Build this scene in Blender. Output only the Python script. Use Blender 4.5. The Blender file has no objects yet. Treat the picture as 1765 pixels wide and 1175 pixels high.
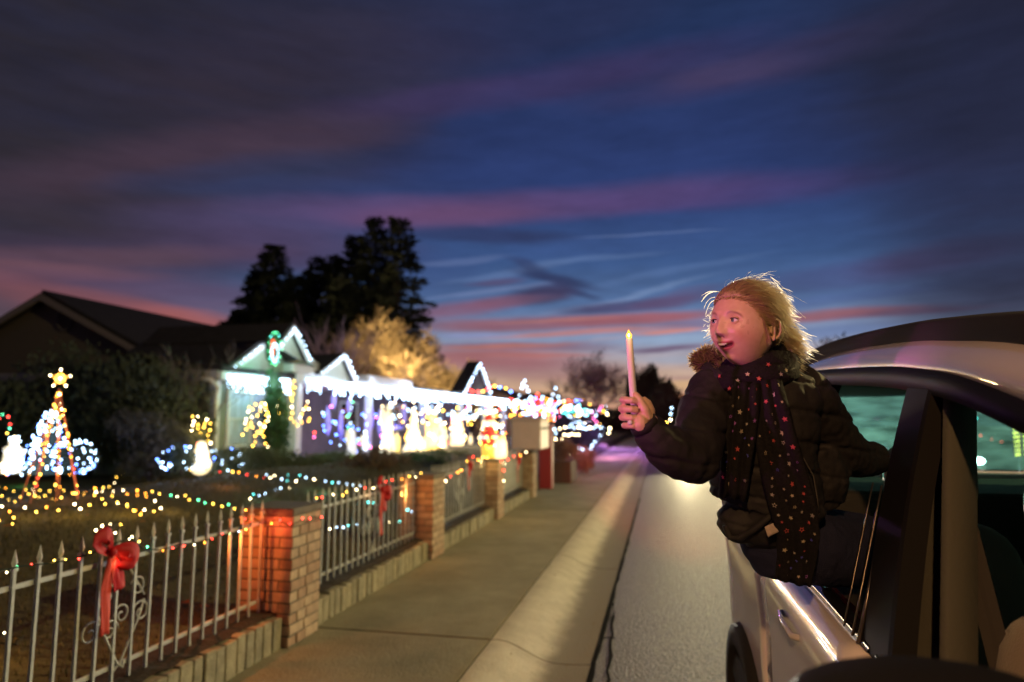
import bpy, bmesh, math, random
import numpy as np
from mathutils import Vector, Matrix, noise as mnoise
random.seed(7)
R = math.radians
S = bpy.context.scene
COL = S.collection

# ------------------------------------------------------------------ camera
F = 1177.0; CX, CY = 882.5, 587.5; H = 1.62          # focal length in photo pixels, photo centre, eye height
PITCH = math.atan(134.5/F); YAW = math.atan(257.5/F/math.sqrt(1+(134.5/F)**2))
cam = bpy.data.objects.new('camera', bpy.data.cameras.new('camera')); COL.objects.link(cam)
cam.location = (0, 0, H); cam.rotation_euler = (math.pi/2+PITCH, 0, YAW)
cam.data.sensor_width = 36; cam.data.lens = F/1765*36
cam.data.clip_start = 0.05; cam.data.clip_end = 3000
cam.data.dof.use_dof = True; cam.data.dof.focus_distance = 1.70; cam.data.dof.aperture_fstop = 2.0
cam.data.dof.aperture_blades = 0
S.camera = cam

def ray(px, py):
    x = (px-CX)/F; y = -(py-CY)/F; z = -1; a = math.pi/2+PITCH
    Y = y*math.cos(a)-z*math.sin(a); Z = y*math.sin(a)+z*math.cos(a)
    return (x*math.cos(YAW)-Y*math.sin(YAW), x*math.sin(YAW)+Y*math.cos(YAW), Z)
def PZ(px, py, z): r = ray(px, py); t = (z-H)/r[2]; return Vector((r[0]*t, r[1]*t, z))
def PX(px, py, x): r = ray(px, py); t = x/r[0]; return Vector((x, r[1]*t, H+r[2]*t))
def PY(px, py, y): r = ray(px, py); t = y/r[1]; return Vector((r[0]*t, y, H+r[2]*t))

def lin(c):
    f = lambda v: (v/12.92 if v <= .04045 else ((v+.055)/1.055)**2.4)
    return tuple(f(v/255) for v in c[:3])

# ------------------------------------------------------------------ sky
W = bpy.data.worlds.new('World'); S.world = W; W.use_nodes = True
nt = W.node_tree; nt.nodes.clear()
def N(t, **k):
    n = nt.nodes.new(t)
    for a, b in k.items(): setattr(n, a, b)
    return n
L = nt.links.new
def M(op, a, b=None, c=None, clamp=False):
    n = N('ShaderNodeMath', operation=op); n.use_clamp = clamp
    for i, v in enumerate((a, b, c)):
        if v is None: continue
        if isinstance(v, (int, float)): n.inputs[i].default_value = v
        else: L(v, n.inputs[i])
    return n.outputs[0]
tc = N('ShaderNodeTexCoord'); sp = N('ShaderNodeSeparateXYZ'); L(tc.outputs['Generated'], sp.inputs[0])
az = M('ARCTAN2', sp.outputs[0], sp.outputs[1]); el = M('ARCSINE', sp.outputs[2])
ae = N('ShaderNodeCombineXYZ'); L(az, ae.inputs[0]); L(el, ae.inputs[1])
# slow wandering of the cloud edges
def noise(vec, scale, sx, sy, detail=4, rough=.55, dim='3D'):
    mp = N('ShaderNodeMapping'); mp.inputs['Scale'].default_value = (sx, sy, 1); L(vec, mp.inputs[0])
    n = N('ShaderNodeTexNoise'); n.inputs['Scale'].default_value = scale; n.inputs['Detail'].default_value = detail
    n.inputs['Roughness'].default_value = rough; L(mp.outputs[0], n.inputs['Vector']); return n
w1 = noise(ae.outputs[0], 1, 2.2, 9, 5)
vs = N('ShaderNodeVectorMath', operation='SUBTRACT'); L(w1.outputs['Color'], vs.inputs[0]); vs.inputs[1].default_value = (.5, .5, .5)
vm = N('ShaderNodeVectorMath', operation='MULTIPLY'); L(vs.outputs[0], vm.inputs[0]); vm.inputs[1].default_value = (.16, .034, 0)
wp = N('ShaderNodeVectorMath', operation='ADD'); L(ae.outputs[0], wp.inputs[0]); L(vm.outputs[0], wp.inputs[1])
AE = wp.outputs[0]
# clear dusk sky by height above the horizon
cr = N('ShaderNodeValToRGB'); e_ = cr.color_ramp
stops = [(-4, (40, 32, 40)), (0, (196, 140, 112)), (3.2, (205, 170, 145)), (6.4, (142, 156, 188)), (9.5, (84, 112, 158)), (13, (58, 86, 136)),
         (18, (44, 62, 115)), (24, (40, 55, 102)), (31, (35, 50, 88)), (45, (27, 38, 66)), (90, (22, 28, 48))]
while len(e_.elements) < len(stops): e_.elements.new(.5)
for q, (dg, c) in zip(e_.elements, stops):
    q.position = (dg+4)/94; q.color = (*lin(c), 1)
L(M('DIVIDE', M('ADD', el, R(4)), R(94)), cr.inputs[0])
# the glow sits where the sun went down (straight down the street); away from it the sky dims
fall = M('POWER', M('MAXIMUM', M('COSINE', M('SUBTRACT', az, R(-1))), 0.0), 1.6)
fl = M('MULTIPLY_ADD', fall, .86, .14)
cur = N('ShaderNodeMix', data_type='RGBA', blend_type='MIX')
cur.inputs[6].default_value = (*lin((40, 33, 44)), 1); L(cr.outputs[0], cur.inputs[7]); L(fl, cur.inputs[0])
cur = cur.outputs[2]
st = noise(AE, 1, 4, 26, 6, .6)        # fine streaks
def stroke(px, py, w, h, rot, col, a, soft=1.0, cur=None):
    d = Vector(ray(px, py)).normalized(); A, E = math.atan2(d.x, d.y), math.asin(d.z)
    mp = N('ShaderNodeMapping', vector_type='TEXTURE'); L(AE, mp.inputs[0])
    mp.inputs['Location'].default_value = (A, E, 0); mp.inputs['Rotation'].default_value = (0, 0, R(rot))
    mp.inputs['Scale'].default_value = (w/F, h/F, 1)
    g = N('ShaderNodeTexGradient', gradient_type='SPHERICAL'); L(mp.outputs[0], g.inputs[0])
    s = M('SMOOTHSTEP' if False else 'POWER', g.outputs['Fac'], .9)
    mr = N('ShaderNodeMapRange', interpolation_type='SMOOTHSTEP'); L(s, mr.inputs[0]); mr.inputs[1].default_value = 0; mr.inputs[2].default_value = .75*soft
    mr.inputs[3].default_value = 0; mr.inputs[4].default_value = a
    k = M('MULTIPLY', mr.outputs[0], M('MULTIPLY_ADD', st.outputs['Fac'], .9, .55), clamp=True)
    m = N('ShaderNodeMix', data_type='RGBA'); L(k, m.inputs[0]); L(cur, m.inputs[6]); m.inputs[7].default_value = (*lin(col), 1)
    return m.outputs[2]
STROKES = [
 (150, 150, 700, 330, 12, (42, 38, 46), .85), (550, 120, 450, 150, 14, (54, 46, 62), .55), (-60, 380, 420, 260, 6, (47, 41, 48), .75),
 (260, 330, 520, 110, 16, (58, 48, 60), .55), (900, 60, 380, 80, 8, (44, 44, 74), .45),
 (400, 260, 520, 58, 17, (74, 56, 72), .6), (930, 150, 480, 40, 7, (62, 52, 92), .7), (1330, 110, 420, 46, 5, (68, 55, 90), .5),
 (1250, 130, 160, 26, 3, (80, 66, 98), .4),
 (420, 300, 260, 36, 14, (42, 56, 92), .5), (600, 330, 300, 36, 5, (50, 62, 105), .5),
 (560, 375, 420, 46, 6, (82, 70, 108), .65), (900, 355, 520, 44, 3, (94, 70, 112), .8), (780, 372, 240, 30, 4, (112, 76, 114), .55), (1200, 335, 420, 36, 0, (80, 64, 114), .6),
 (330, 440, 420, 54, 6, (74, 58, 84), .6), (170, 445, 360, 26, 9, (98, 70, 82), .55), (60, 470, 200, 18, 4, (126, 84, 86), .6), (520, 430, 250, 54, 0, (80, 62, 94), .5),
 (330, 520, 420, 50, -2, (92, 66, 92), .7), (260, 555, 330, 34, -10, (146, 84, 88), .85), (345, 560, 130, 22, -12, (172, 94, 88), .6), (30, 530, 200, 50, 4, (96, 66, 76), .6),
 (820, 408, 230, 20, -3, (46, 56, 96), .85), (720, 470, 140, 60, 0, (52, 70, 120), .45), (1040, 428, 300, 22, 2, (58, 84, 138), .5),
 (780, 452, 110, 7, 6, (96, 114, 160), .5), (880, 470, 170, 8, 8, (98, 122, 168), .5), (1010, 450, 160, 7, 4, (96, 122, 170), .45), (1150, 470, 200, 9, 8, (92, 120, 170), .45), (840, 500, 170, 7, 8, (112, 128, 172), .6), (1110, 505, 150, 7, 12, (116, 140, 182), .55), (1010, 528, 120, 8, 10, (124, 144, 186), .6), (900, 520, 60, 6, 10, (110, 124, 170), .5),
 (900, 458, 60, 10, -12, (50, 60, 100), .7), (960, 480, 110, 13, -10, (46, 54, 94), .85), (990, 500, 60, 10, -16, (48, 56, 96), .7), (845, 485, 70, 9, 6, (92, 72, 108), .6), (930, 506, 85, 24, 8, (60, 52, 86), .9), (870, 520, 120, 14, 6, (104, 76, 102), .7),
 (790, 532, 150, 20, 8, (136, 86, 108), .75), (1060, 528, 130, 15, 4, (70, 66, 104), .9), (1160, 518, 110, 16, 6, (92, 72, 108), .85), (1210, 498, 60, 10, 4, (88, 84, 124), .5),
 (930, 560, 300, 20, 1, (146, 92, 106), .9), (1110, 548, 220, 15, 2, (156, 94, 106), .9), (1200, 560, 90, 12, 2, (120, 92, 124), .6), (960, 553, 150, 5, 2, (186, 122, 118), .6), (1000, 577, 230, 7, 3, (200, 122, 110), .75), (1150, 574, 100, 5, 3, (214, 134, 120), .8),
 (820, 581, 85, 8, 0, (140, 148, 190), .9), (1040, 588, 60, 5, 4, (170, 160, 180), .6), (900, 600, 200, 10, 0, (128, 88, 112), .7),
 (850, 620, 200, 26, 0, (160, 94, 98), .8), (870, 600, 150, 5, 2, (184, 114, 102), .7), (940, 640, 220, 26, 0, (146, 92, 104), .6), (930, 614, 140, 5, 2, (180, 108, 104), .6),
 (1170, 588, 130, 10, 0, (146, 168, 198), .8), (1150, 602, 100, 6, 1, (112, 92, 122), .9), (1190, 620, 130, 10, -2, (158, 166, 186), .7),
 (1150, 640, 140, 7, 0, (196, 166, 148), .5), (1165, 650, 90, 5, 0, (166, 130, 130), .5), (1040, 672, 160, 10, 0, (214, 172, 132), .6), (1170, 662, 120, 10, 0, (222, 180, 134), .7), (1165, 682, 110, 8, 0, (220, 146, 104), .7),
 (1420, 544, 200, 13, 1, (150, 96, 108), 1.0), (1560, 540, 140, 8, 1, (128, 90, 114), .7), (1430, 515, 200, 14, 4, (76, 96, 150), .5), (1420, 575, 190, 14, 2, (98, 120, 168), .7), (1480, 470, 260, 30, 3, (70, 70, 120), .5), (1620, 440, 160, 30, 4, (76, 62, 100), .6),
 (1400, 620, 240, 14, 2, (132, 108, 122), .6), (1720, 500, 220, 60, 0, (50, 52, 88), .55), (1800, 300, 300, 420, 0, (40, 38, 56), .8), (1750, 60, 420, 240, 0, (34, 34, 48), .8), (1700, 250, 200, 300, 0, (36, 44, 78), .35),
 (1110, 408, 160, 3.2, 1.5, (88, 108, 156), .8),
]
for s_ in STROKES: cur = stroke(*s_, cur=cur)
# fine mottling and ripples through all of the cloud
mo = noise(AE, 1, 9, 42, 7, .65); mo2 = noise(ae.outputs[0], 1, 3.2, 11, 6, .6)
mr_s = N('ShaderNodeMapRange'); L(M('MULTIPLY_ADD', mo.outputs['Fac'], .55, M('MULTIPLY', mo2.outputs['Fac'], .6)), mr_s.inputs[0]); mr_s.inputs[1].default_value = .40; mr_s.inputs[2].default_value = .75; mr_s.inputs[3].default_value = .80; mr_s.inputs[4].default_value = 1.17
sc_ = N('ShaderNodeVectorMath', operation='SCALE'); L(cur, sc_.inputs[0]); L(mr_s.outputs[0], sc_.inputs['Scale']); cur = sc_.outputs[0]
bg = N('ShaderNodeBackground'); L(cur, bg.inputs[0]); bg.inputs[1].default_value = .82
# a faint physical twilight sky underneath the clouds
nish = N('ShaderNodeTexSky', sky_type='NISHITA'); nish.sun_disc = False; nish.sun_elevation = R(-4); nish.sun_rotation = R(0)
bg2 = N('ShaderNodeBackground'); L(nish.outputs[0], bg2.inputs[0]); bg2.inputs[1].default_value = 0.05
ad = N('ShaderNodeAddShader'); L(bg.outputs[0], ad.inputs[0]); L(bg2.outputs[0], ad.inputs[1])
wo = N('ShaderNodeOutputWorld'); L(ad.outputs[0], wo.inputs[0])
W.cycles.sampling_method = 'MANUAL'; W.cycles.sample_map_resolution = 512

S.view_settings.view_transform = 'Standard'; S.view_settings.look = 'None'
S.view_settings.exposure = .22; S.view_settings.gamma = 1
try: S.view_settings.use_curve_mapping = False
except Exception: pass
S.cycles.use_denoising = True; S.cycles.max_bounces = 6; S.cycles.diffuse_bounces = 2; S.cycles.glossy_bounces = 3
S.cycles.transparent_max_bounces = 12; S.cycles.sample_clamp_indirect = 2.0; S.cycles.sample_clamp_direct = 0
S.cycles.use_light_tree = True; S.cycles.caustics_reflective = False; S.cycles.caustics_refractive = False
S.cycles.use_adaptive_sampling = False

def lamp(name, loc, col, power, radius=.05, parent=None, kind='POINT', aim=None, spot=70, blend=.6):
    d = bpy.data.lights.new(name, kind); d.color = col; d.energy = power; d.shadow_soft_size = radius
    if kind == 'SPOT': d.spot_size = R(spot); d.spot_blend = blend
    o = bpy.data.objects.new(name, d); COL.objects.link(o)
    o.location = loc
    if aim is not None: o.rotation_euler = (Vector(aim)-Vector(loc)).to_track_quat('-Z', 'Y').to_euler()
    if parent is not None:
        bpy.context.view_layer.update(); o.parent = parent; o.matrix_parent_inverse = parent.matrix_world.inverted()
    return o

# ------------------------------------------------------------------ materials
MATS = {}
def mat(name, col, rough=.8, metal=0, bump=0, bscale=30, var=0, vscale=6, col2=None, coat=0, spec=.5, trans=0, stretch=(1, 1, 1), sheen=0):
    if name in MATS: return MATS[name]
    m = bpy.data.materials.new(name); m.use_nodes = True; t = m.node_tree; p = t.nodes['Principled BSDF']
    p.inputs['Base Color'].default_value = (*col, 1); p.inputs['Roughness'].default_value = rough; p.inputs['Metallic'].default_value = metal
    p.inputs['Specular IOR Level'].default_value = spec; p.inputs['Coat Weight'].default_value = coat
    if sheen: p.inputs['Sheen Weight'].default_value = sheen
    if trans: p.inputs['Transmission Weight'].default_value = trans
    if var or bump:
        c = t.nodes.new('ShaderNodeTexCoord'); mp = t.nodes.new('ShaderNodeMapping'); t.links.new(c.outputs['Object'], mp.inputs[0])
        mp.inputs['Scale'].default_value = stretch
    if var:
        n = t.nodes.new('ShaderNodeTexNoise'); n.inputs['Scale'].default_value = vscale; n.inputs['Detail'].default_value = 8; n.inputs['Roughness'].default_value = .65
        t.links.new(mp.outputs[0], n.inputs['Vector'])
        mr = t.nodes.new('ShaderNodeMapRange'); mr.inputs[1].default_value = .3; mr.inputs[2].default_value = .7; t.links.new(n.outputs['Fac'], mr.inputs[0])
        mx = t.nodes.new('ShaderNodeMix'); mx.data_type = 'RGBA'; t.links.new(mr.outputs[0], mx.inputs[0])
        c2 = col2 or tuple(v*(1+var) for v in col); c1 = col if col2 else tuple(v*(1-var) for v in col)
        mx.inputs[6].default_value = (*c1, 1); mx.inputs[7].default_value = (*c2, 1); t.links.new(mx.outputs[2], p.inputs['Base Color'])
    if bump:
        n = t.nodes.new('ShaderNodeTexNoise'); n.inputs['Scale'].default_value = bscale; n.inputs['Detail'].default_value = 6
        t.links.new(mp.outputs[0], n.inputs['Vector'])
        b = t.nodes.new('ShaderNodeBump'); b.inputs['Strength'].default_value = bump; b.inputs['Distance'].default_value = .01
        t.links.new(n.outputs['Fac'], b.inputs['Height']); t.links.new(b.outputs[0], p.inputs['Normal'])
    MATS[name] = m; return m
def emit(name, col, strength, sample=False):
    if name in MATS: return MATS[name]
    m = bpy.data.materials.new(name); m.use_nodes = True; t = m.node_tree; p = t.nodes['Principled BSDF']
    p.inputs['Base Color'].default_value = (*[min(1, v) for v in col], 1); p.inputs['Emission Color'].default_value = (*col, 1)
    p.inputs['Emission Strength'].default_value = strength
    m.cycles.emission_sampling = 'AUTO' if sample else 'NONE'
    MATS[name] = m; return m
def leafmat(name, col, tr=.3, var=.3):
    m = mat(name, col, .7, var=var, vscale=1.5); t = m.node_tree; p = t.nodes['Principled BSDF']
    tl = t.nodes.new('ShaderNodeBsdfTranslucent'); tl.inputs[0].default_value = (*col, 1)
    mx = t.nodes.new('ShaderNodeMixShader'); mx.inputs[0].default_value = tr
    t.links.new(p.outputs[0], mx.inputs[1]); t.links.new(tl.outputs[0], mx.inputs[2]); t.links.new(mx.outputs[0], t.nodes['Material Output'].inputs[0]); return m

# ------------------------------------------------------------------ object helpers
def tag(o, label=None, cat=None, group=None, kind=None):
    for k, v in (('label', label), ('category', cat), ('group', group), ('kind', kind)):
        if v: o[k] = v
    return o
def empty(name, loc, label=None, cat=None, group=None, rz=0):
    o = bpy.data.objects.new(name, None); COL.objects.link(o); o.location = loc; o.rotation_euler = (0, 0, rz); o.empty_display_size = .1
    return tag(o, label, cat, group)
def link(name, me, parent=None, loc=None):
    o = bpy.data.objects.new(name, me); COL.objects.link(o)
    if parent is not None:
        o.parent = parent
    if loc is not None: o.location = loc
    return o
def copy_tree(o, parent=None, loc=None, label=None):
    c = o.copy(); COL.objects.link(c)
    if parent is not None: c.parent = parent
    if loc is not None: c.location = loc
    if label: c['label'] = label
    for ch in [x for x in COL.objects if x.parent == o]: copy_tree(ch, c)
    return c
class MB:
    def __init__(s): s.v = []; s.f = []; s.m = []
    def add(s, vs, fs, mi=0):
        b = len(s.v); s.v += [tuple(v) for v in vs]; s.f += [tuple(b+i for i in f) for f in fs]; s.m += [mi]*len(fs); return s
    def box(s, a, b, mi=0, jit=0):
        x0, y0, z0 = a; x1, y1, z1 = b
        v = [(x, y, z) for z in (z0, z1) for y in (y0, y1) for x in (x0, x1)]
        if jit: v = [tuple(c+random.uniform(-jit, jit) for c in q) for q in v]
        return s.add(v, [(0, 2, 3, 1), (4, 5, 7, 6), (0, 1, 5, 4), (2, 6, 7, 3), (0, 4, 6, 2), (1, 3, 7, 5)], mi)
    def tube(s, pts, rad, n=6, mi=0, cap=True, flat=None):
        pts = [Vector(p) for p in pts]
        if isinstance(rad, (int, float)): rad = [rad]*len(pts)
        rings = []; up = None
        for i, p in enumerate(pts):
            t = (pts[min(i+1, len(pts)-1)]-pts[max(i-1, 0)])
            t = t.normalized() if t.length > 1e-9 else Vector((0, 0, 1))
            if up is None: up = Vector((0, 0, 1)) if abs(t.z) < .9 else Vector((1, 0, 0))
            a = t.cross(up); a = a.normalized() if a.length > 1e-6 else t.orthogonal().normalized()
            b = a.cross(t).normalized(); up = b
            r = rad[i]; ra, rb = (r if isinstance(r, (tuple, list)) else (r, r))
            rings.append([p+a*(ra*math.cos(k/n*math.tau))+b*(rb*math.sin(k/n*math.tau)) for k in range(n)])
        vs = [q for r in rings for q in r]; fs = []
        for i in range(len(rings)-1):
            for k in range(n): fs.append((i*n+k, i*n+(k+1) % n, (i+1)*n+(k+1) % n, (i+1)*n+k))
        if cap: fs.append(tuple(range(n-1, -1, -1))); fs.append(tuple((len(rings)-1)*n+k for k in range(n)))
        return s.add(vs, fs, mi)
    def ball(s, c, r, nu=6, nv=4, mi=0):
        rx, ry, rz = r if isinstance(r, (tuple, list)) else (r, r, r); vs = [(c[0], c[1], c[2]+rz)]
        for j in range(1, nv):
            t = math.pi*j/nv
            for i in range(nu): a = math.tau*i/nu; vs.append((c[0]+rx*math.sin(t)*math.cos(a), c[1]+ry*math.sin(t)*math.sin(a), c[2]+rz*math.cos(t)))
        vs.append((c[0], c[1], c[2]-rz)); fs = [(0, 1+i, 1+(i+1) % nu) for i in range(nu)]
        for j in range(nv-2):
            for i in range(nu): fs.append((1+j*nu+i, 1+(j+1)*nu+i, 1+(j+1)*nu+(i+1) % nu, 1+j*nu+(i+1) % nu))
        l = len(vs)-1; fs += [(l, 1+(nv-2)*nu+(i+1) % nu, 1+(nv-2)*nu+i) for i in range(nu)]
        return s.add(vs, fs, mi)
    def grid(s, rows, mi=0, closed=False):
        n = len(rows[0]); vs = [p for r in rows for p in r]; fs = []
        for j in range(len(rows)-1):
            for i in range(n if closed else n-1): fs.append((j*n+i, j*n+(i+1) % n, (j+1)*n+(i+1) % n, (j+1)*n+i))
        return s.add(vs, fs, mi)
    def prism(s, poly, d, mi=0):   # polygon (list of 3D points) pushed along vector d
        n = len(poly); d = Vector(d); vs = [Vector(p) for p in poly]+[Vector(p)+d for p in poly]
        return s.add(vs, [tuple(range(n-1, -1, -1)), tuple(range(n, 2*n))]+[(i, (i+1) % n, n+(i+1) % n, n+i) for i in range(n)], mi)
    def mesh(s, name, mats, smooth=False):
        me = bpy.data.meshes.new(name); me.from_pydata(s.v, [], s.f)
        for m in (mats if isinstance(mats, (list, tuple)) else [mats]): me.materials.append(m)
        if any(s.m): me.polygons.foreach_set('material_index', s.m)
        if smooth: me.polygons.foreach_set('use_smooth', [True]*len(me.polygons))
        me.update(); return me
    def build(s, name, mats, parent=None, smooth=False, bevel=0, loc=None, kind=None, fix=True):
        me = s.mesh(name, mats, smooth)
        if fix:
            bm = bmesh.new(); bm.from_mesh(me); bmesh.ops.recalc_face_normals(bm, faces=bm.faces); bm.to_mesh(me); bm.free()
        o = link(name, me, parent, loc)
        if parent is not None and loc is None: o.location = -Vector(parent.location) if parent.parent is None and parent.rotation_euler.z == 0 else o.location
        if bevel:
            b = o.modifiers.new('Bevel', 'BEVEL'); b.width = bevel; b.segments = 2; b.limit_method = 'ANGLE'; b.angle_limit = R(40)
        if kind: o['kind'] = kind
        return o
def solidify(o, t, off=0):
    m = o.modifiers.new('Solid', 'SOLIDIFY'); m.thickness = t; m.offset = off; return o

# christmas-bulb materials
def C(*c): return lin(c)
BC = {'w': emit('bulb_warm_white', (1, .78, .42), 26), 'c': emit('bulb_cool_white', (.50, .73, 1), 13), 'y': emit('bulb_yellow', (1, .56, .07), 18), 'o': emit('bulb_orange', (1, .33, .03), 20),
      'r': emit('bulb_red', (1, .05, .03), 20), 'g': emit('bulb_green', (.12, .9, .38), 14), 'b': emit('bulb_blue', (.10, .22, 1), 26), 't': emit('bulb_teal', (.12, .8, .75), 14), 'p': emit('bulb_pink', (1, .15, .45), 18)}
WIRE = mat('light_wire', (.01, .02, .012), .6)
def bulbs(pts, cols, r, parent, name='bulbs', probs=None):
    ks = list(dict.fromkeys(cols)); mb = MB()
    for i, p in enumerate(pts):
        mb.ball(p, min(r, (.00092+.00038*min(1, max(0, ((Vector(p)-cam.location).length-12)/16)))*(Vector(p)-cam.location).length)*random.uniform(.75, 1.15), 6, 4, ks.index(cols[i % len(cols)]))
    return mb.build(name, [BC[k] for k in ks], parent, kind='stuff', fix=False)
def along(pts, step, jit=0):
    out = []; pts = [Vector(p) for p in pts]; carry = 0
    for a, b in zip(pts, pts[1:]):
        l = (b-a).length; d = carry
        while d < l:
            q = a+(b-a)*(d/l)
            out.append(q+Vector([random.uniform(-jit, jit) for _ in range(3)])); d += step*random.uniform(.8, 1.2)
        carry = d-l
    return out
def light_string(label, pts, step, cols, r=.012, jit=.01, group=None, wire=.003, shuffle=True, name='light_string', gap=8.5):
    pts = [Vector(p) for p in pts]
    e = empty(name, pts[0], label, 'string lights', group)
    step = max(step, gap*(pts[len(pts)//2]-cam.location).length/F)
    q = along(pts, step, jit)
    kept = []
    for p in q:
        a = (p-cam.location).normalized()
        if not kept or all((a-k_[1]).length > gap*random.uniform(.75, 1.3)/F for k_ in kept[-6:]): kept.append((p, a))
    q = [k_[0] for k_ in kept]
    cc = [random.choice(cols) for _ in q] if shuffle else [cols[i % len(cols)] for i in range(len(q))]
    MB().tube(pts, wire, 4).build('wire', WIRE, e)
    bulbs(q, cc, r, e) if q else None
    return e

def lathe(m, base, prof, mi=0, n=12):
    m.grid([[(base[0]+r*math.cos(k*math.tau/n), base[1]+r*math.sin(k*math.tau/n), base[2]+z) for k in range(n)] for r, z in prof], mi, closed=True)
# ------------------------------------------------------------------ ground, road, kerb, pavement
CONC = mat('pavement_concrete', (.19, .18, .12), .85, bump=.8, bscale=70, var=.22, vscale=2.2, col2=(.32, .30, .21))
CONC2 = mat('gutter_concrete', (.42, .39, .32), .8, bump=.6, bscale=60, var=.2, vscale=5, col2=(.58, .55, .46))
# gutter flat darker grey-brown with a ragged edge, from kerb slope foot to asphalt
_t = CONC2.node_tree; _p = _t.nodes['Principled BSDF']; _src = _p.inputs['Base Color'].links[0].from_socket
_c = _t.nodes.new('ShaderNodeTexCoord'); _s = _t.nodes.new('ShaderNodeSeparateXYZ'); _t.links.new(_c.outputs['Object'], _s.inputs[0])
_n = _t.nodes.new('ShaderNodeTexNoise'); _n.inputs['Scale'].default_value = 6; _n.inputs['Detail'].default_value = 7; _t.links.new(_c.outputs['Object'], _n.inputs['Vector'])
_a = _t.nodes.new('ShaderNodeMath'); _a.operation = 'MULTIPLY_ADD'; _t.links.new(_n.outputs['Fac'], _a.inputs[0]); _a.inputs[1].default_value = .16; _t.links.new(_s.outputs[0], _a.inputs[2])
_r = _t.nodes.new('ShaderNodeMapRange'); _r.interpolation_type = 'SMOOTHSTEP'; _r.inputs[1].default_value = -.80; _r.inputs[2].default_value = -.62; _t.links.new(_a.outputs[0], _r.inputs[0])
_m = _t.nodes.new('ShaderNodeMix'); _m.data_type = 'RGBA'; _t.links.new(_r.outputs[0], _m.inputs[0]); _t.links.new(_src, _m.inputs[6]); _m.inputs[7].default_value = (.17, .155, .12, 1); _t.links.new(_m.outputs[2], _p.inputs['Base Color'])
ASPH = mat('road_asphalt', (.018, .018, .017), .62, bump=1.0, bscale=55, var=.6, vscale=62, col2=(.12, .115, .095), spec=.5)
for _n in ASPH.node_tree.nodes:
    if _n.type == 'MAP_RANGE': _n.inputs[1].default_value = .44; _n.inputs[2].default_value = .60
    if _n.type == 'BUMP': _n.inputs['Distance'].default_value = .03
    if _n.type == 'TEX_NOISE': _n.inputs['Detail'].default_value = 3
FENX = -2.43
def ground_z(x, y):
    if x > -2.7: return -.06
    t = min(1, max(0, (-x-2.7)/3.2)); t = t*t*(3-2*t); u = min(1, max(0, (-x-6.8)/2.0)); u = u*u*(3-2*u)
    return .27+.46*t-.34*u
g = MB(); g.grid([[(x, y, -.10) for x in (-900, -60, 0, 60, 900)] for y in (-200, -20, 40, 200, 2500)])
tag(g.build('ground', mat('far_ground', (.04, .04, .03), .95, var=.3, vscale=.05)), kind='structure')
# road with a slight crown
rows = [[(x, y, z) for x, z in ((-.49, .0), (.8, .015), (3.2, .05), (5.6, .015), (6.9, 0))] for y in [-20+i*4 for i in range(36)]]
g = MB(); g.grid(rows); tag(g.build('road', ASPH, smooth=True), kind='structure')
g = MB()   # tar-filled cracks along the gutter edge
def crack(pts, w, z=.004):
    rows = []
    for (x, y), ww in zip(pts, w): rows.append([(x-ww, y, z), (x+ww, y, z)])
    g.grid(rows)
random.seed(3)
ys = [1.5+.22*i for i in range(60)]
crack([(-.475+random.uniform(-.006, .006), y) for y in ys], [random.uniform(.010, .021) for y in ys])
ys2 = [1.5+.15*i for i in range(33)]
crack([(-.36-.085*max(0, (y-4.4)/1.9)+random.uniform(-.012, .012), y) for y in ys2], [random.uniform(.007, .018)*(1 if y < 6 else .5) for y in ys2], .006)
for yy in (3.3, 4.35, 5.3):
    n = 5
    g.grid([[(-.47+.10*i/n, yy+random.uniform(-.02, .02), .007), (-.47+.10*i/n, yy+.03+random.uniform(-.01, .01), .007)] for i in range(n+1)])
tag(g.build('road_crack_filler', mat('tar', (.006, .006, .006), .95, spec=.05)), kind='structure')
# pavement slabs
pav = MB(); pav.box((-2.62, -12, -.05), (-1.185, 75, .085)); pav = tag(pav.build('sidewalk', mat('pavement_bed', (.03, .03, .025), .95)), kind='structure')
SL = 3.42; y0 = 4.74-SL*5
k = 0
for i in range(22):
    a = y0+i*SL
    b = MB(); z = .12+random.uniform(-.002, .002)
    b.box((-2.6, a+.007, .06), (-1.185, a+SL-.007, z))
    b.build('slab', CONC, pav, bevel=.008)
# rolled kerb and gutter, cast in lengths
prof = [(-1.17, .125), (-1.13, .128), (-1.07, .122), (-1.0, .10), (-.93, .068), (-.86, .035), (-.80, .013), (-.74, .002), (-.66, -.002), (-.57, .003), (-.495, .012)]
ker = MB(); ker.grid([[(x, y, z-.02) for x, z in prof] for y in (-12, 75)]); ker = tag(ker.build('kerb', mat('kerb_bed', (.03, .03, .025), .95)), kind='structure')
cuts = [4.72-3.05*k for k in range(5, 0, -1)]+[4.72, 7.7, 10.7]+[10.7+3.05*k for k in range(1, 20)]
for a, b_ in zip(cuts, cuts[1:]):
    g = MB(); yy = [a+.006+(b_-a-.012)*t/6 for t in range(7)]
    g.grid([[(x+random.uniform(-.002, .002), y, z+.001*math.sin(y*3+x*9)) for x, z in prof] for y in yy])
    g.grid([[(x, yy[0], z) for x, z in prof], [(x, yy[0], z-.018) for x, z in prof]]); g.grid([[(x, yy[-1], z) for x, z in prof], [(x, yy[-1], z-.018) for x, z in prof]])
    g.build('kerb_segment', CONC2, ker, smooth=True)
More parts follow.
